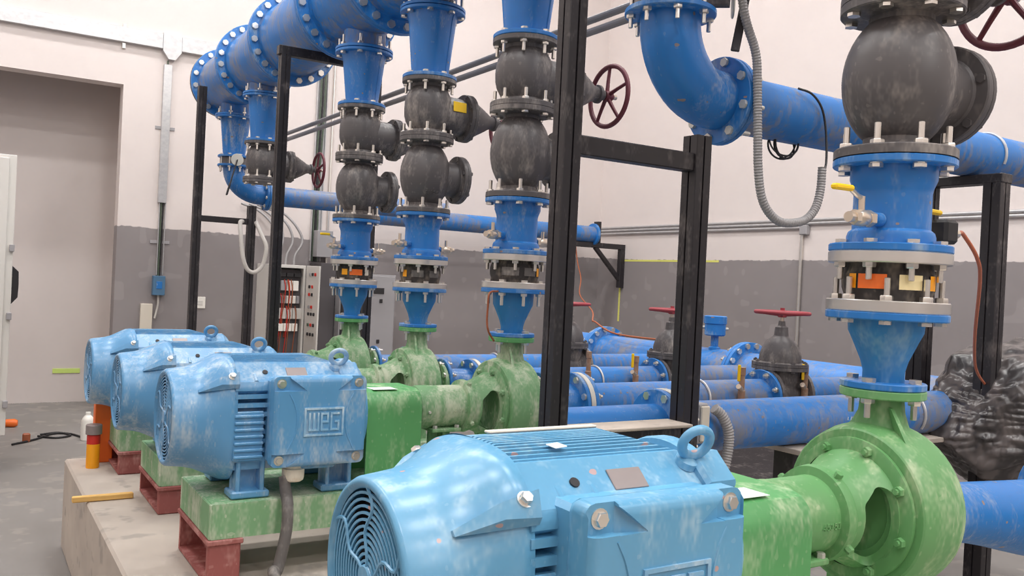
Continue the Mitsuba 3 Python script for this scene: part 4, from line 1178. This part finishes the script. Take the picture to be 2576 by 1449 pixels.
for zz, mats in ((1.82, ('cabinet_side', 'dark', 'red')), (1.66, ('dark', 'red')), (1.56, ('red', 'dark')), (1.40, ('cabinet_side', 'red')), (1.31, ('dark', 'dark', 'dark')), (1.17, ('cable_green', 'red', 'dark')), (1.05, ('dark', 'dark', 'dark'))):
    for j, mt in enumerate(mats):
        part(door, 'button', rbox(.035, .02, .04, (.12 + .075 * j, -.018, zz), .006), mt, dm)
for i, xx in enumerate((.98, 1.08, 1.19, 1.30)):
    single('cabinet_conduit', f'thin grey flexible conduit bending up from the open cabinet, {["leftmost", "second from left", "third from left", "rightmost"][i]}', 'conduit', tube(smooth_path([(xx, 9.6, 1.92), (xx + .02, 9.62, 2.06), (xx + .06 + .02 * i, 9.65, 2.25), (xx + .04, 9.7, 2.45), (xx - .12, 9.8, 2.62), (xx - .32, 9.88, 2.7)], 6), .016, 10), 'flex_grey', smooth=True)
single('dark_cabinet', 'narrow dark cabinet standing right of the open cabinet', 'cabinet', box2(1.64, 1.85, 9.5, YW - .02, .3, 1.98), 'dark_interior')
t = thing('closed_cabinet', 'closed grey electrical cabinet with a small display between the farthest and middle risers', 'cabinet')
part(t, 'body', box2(1.86, 2.66, 9.35, YW - .02, .3, 1.86), 'cabinet_side')
part(t, 'door', box2(2.26, 2.64, 9.325, 9.35, .33, 1.84), 'cabinet_side')
part(t, 'door', box2(1.88, 2.24, 9.325, 9.35, .33, 1.84), 'dark')
part(t, 'display', box2(2.32, 2.48, 9.315, 9.326, 1.60, 1.68), 'dark')
part(t, 'lock', box2(2.42, 2.46, 9.31, 9.326, 1.48, 1.53), 'dark')
part(t, 'lock', box2(2.40, 2.44, 9.31, 9.326, .93, .98), 'dark')
single('wall_duct', 'dark grey duct box on the wall above the open cabinet', 'duct', box2(1.66, 1.88, 9.75, YW - .02, 2.06, 2.42), 'cabinet_side')

# tall cabinet at the left edge
t = thing('tall_cabinet', 'tall pale grey control cabinet cut by the left edge of the picture', 'cabinet')
part(t, 'body', box2(-3.1, -2.02, 6.92, 7.6, .33, 2.72), 'cabinet_grey')
part(t, 'plinth', box2(-3.1, -2.06, 6.94, 7.6, 0, .33), 'cabinet_base')
part(t, 'door', box2(-3.08, -2.075, 6.89, 6.92, .36, 2.69), 'cabinet_grey')
part(t, 'handle', trimesh.convex.convex_hull([(-2.02, 6.95, 1.45), (-2.02, 6.95, 1.78), (-2.02, 7.02, 1.45), (-2.02, 7.02, 1.78), (-1.97, 6.97, 1.51), (-1.97, 6.97, 1.73), (-1.965, 6.99, 1.62)]), 'dark', label='black handle')
for z in (1.93, 1.35, .6):
    part(t, 'hinge', box2(-2.05, -2.012, 6.885, 6.93, z - .03, z + .03), 'cabinet_side')

# ------------------------------------------------------------------ things on the plinth and the floor
t = thing('spray_can', 'orange-yellow can with red band and grey cap standing at the end of the plinth', 'can')
m = shift(-1.655, 4.30, .57)
part(t, 'body', lambda: lathe([(0, 0), (.036, 0), (.038, .006), (.038, .15), (0, .15)], 28), 'amber', m)
part(t, 'band', lambda: lathe([(.0385, .15), (.0385, .205), (.03, .215), (0, .215)], 28), 'red', m)
part(t, 'cap', lambda: lathe([(0, .21), (.047, .21), (.047, .265), (.043, .27), (0, .27)], 28), 'plate_grey', m)
single('orange_carton', 'small orange-brown carton behind the spray can', 'box', rbox(.11, .09, .46, (-1.58, 4.48, .80), .004), 'orange')
single('wooden_stick', 'yellow wooden stick lying on the plinth edge, pointing out over the floor', 'stick', rbox(.30, .035, .03, (-1.70, 3.46, .587), .004), 'timber')
single('white_bottle', 'slim white plastic bottle standing on the floor by the opening', 'bottle', lathe([(0, 0), (.06, 0), (.065, .01), (.065, .2), (.045, .24), (.025, .26), (.025, .29), (0, .29)], 24), 'white_plastic', shift(-1.22, 8.3, 0))
single('red_cap', 'small red plastic piece on the floor beside the tall cabinet', 'scrap', lathe([(0, 0), (.04, 0), (.045, .1), (.03, .13), (0, .13)], 16), 'orange', frame((-1.93, 9.3, .045), (1, -.2, 0)))
single('brown_scrap', 'small brown scrap lying on the floor in front of the opening', 'scrap', rbox(.07, .05, .09, (-1.77, 8.35, .045), .012), 'cable_brown')
for j, (a, lab) in enumerate((([(-1.9, 8.2, .012), (-1.7, 8.4, .012), (-1.5, 8.7, .012), (-1.35, 8.65, .012), (-1.25, 8.4, .012)], 'thin black cable curling on the floor by the opening'), ([(-1.65, 8.6, .012), (-1.5, 8.45, .012), (-1.35, 8.55, .012), (-1.45, 8.75, .012), (-1.62, 8.68, .012)], 'loop of black cable on the floor by the opening'))):
    single('floor_cable', lab, 'cable', tube(smooth_path(a, 8), .010, 8), 'cable_black', smooth=True)
single('lime_strip', 'lime green strip fixed low on the white wall inside the opening', 'strip', box2(-1.34, -1.02, YN - .015, YN - .001, .38, .44, .002), 'lime')
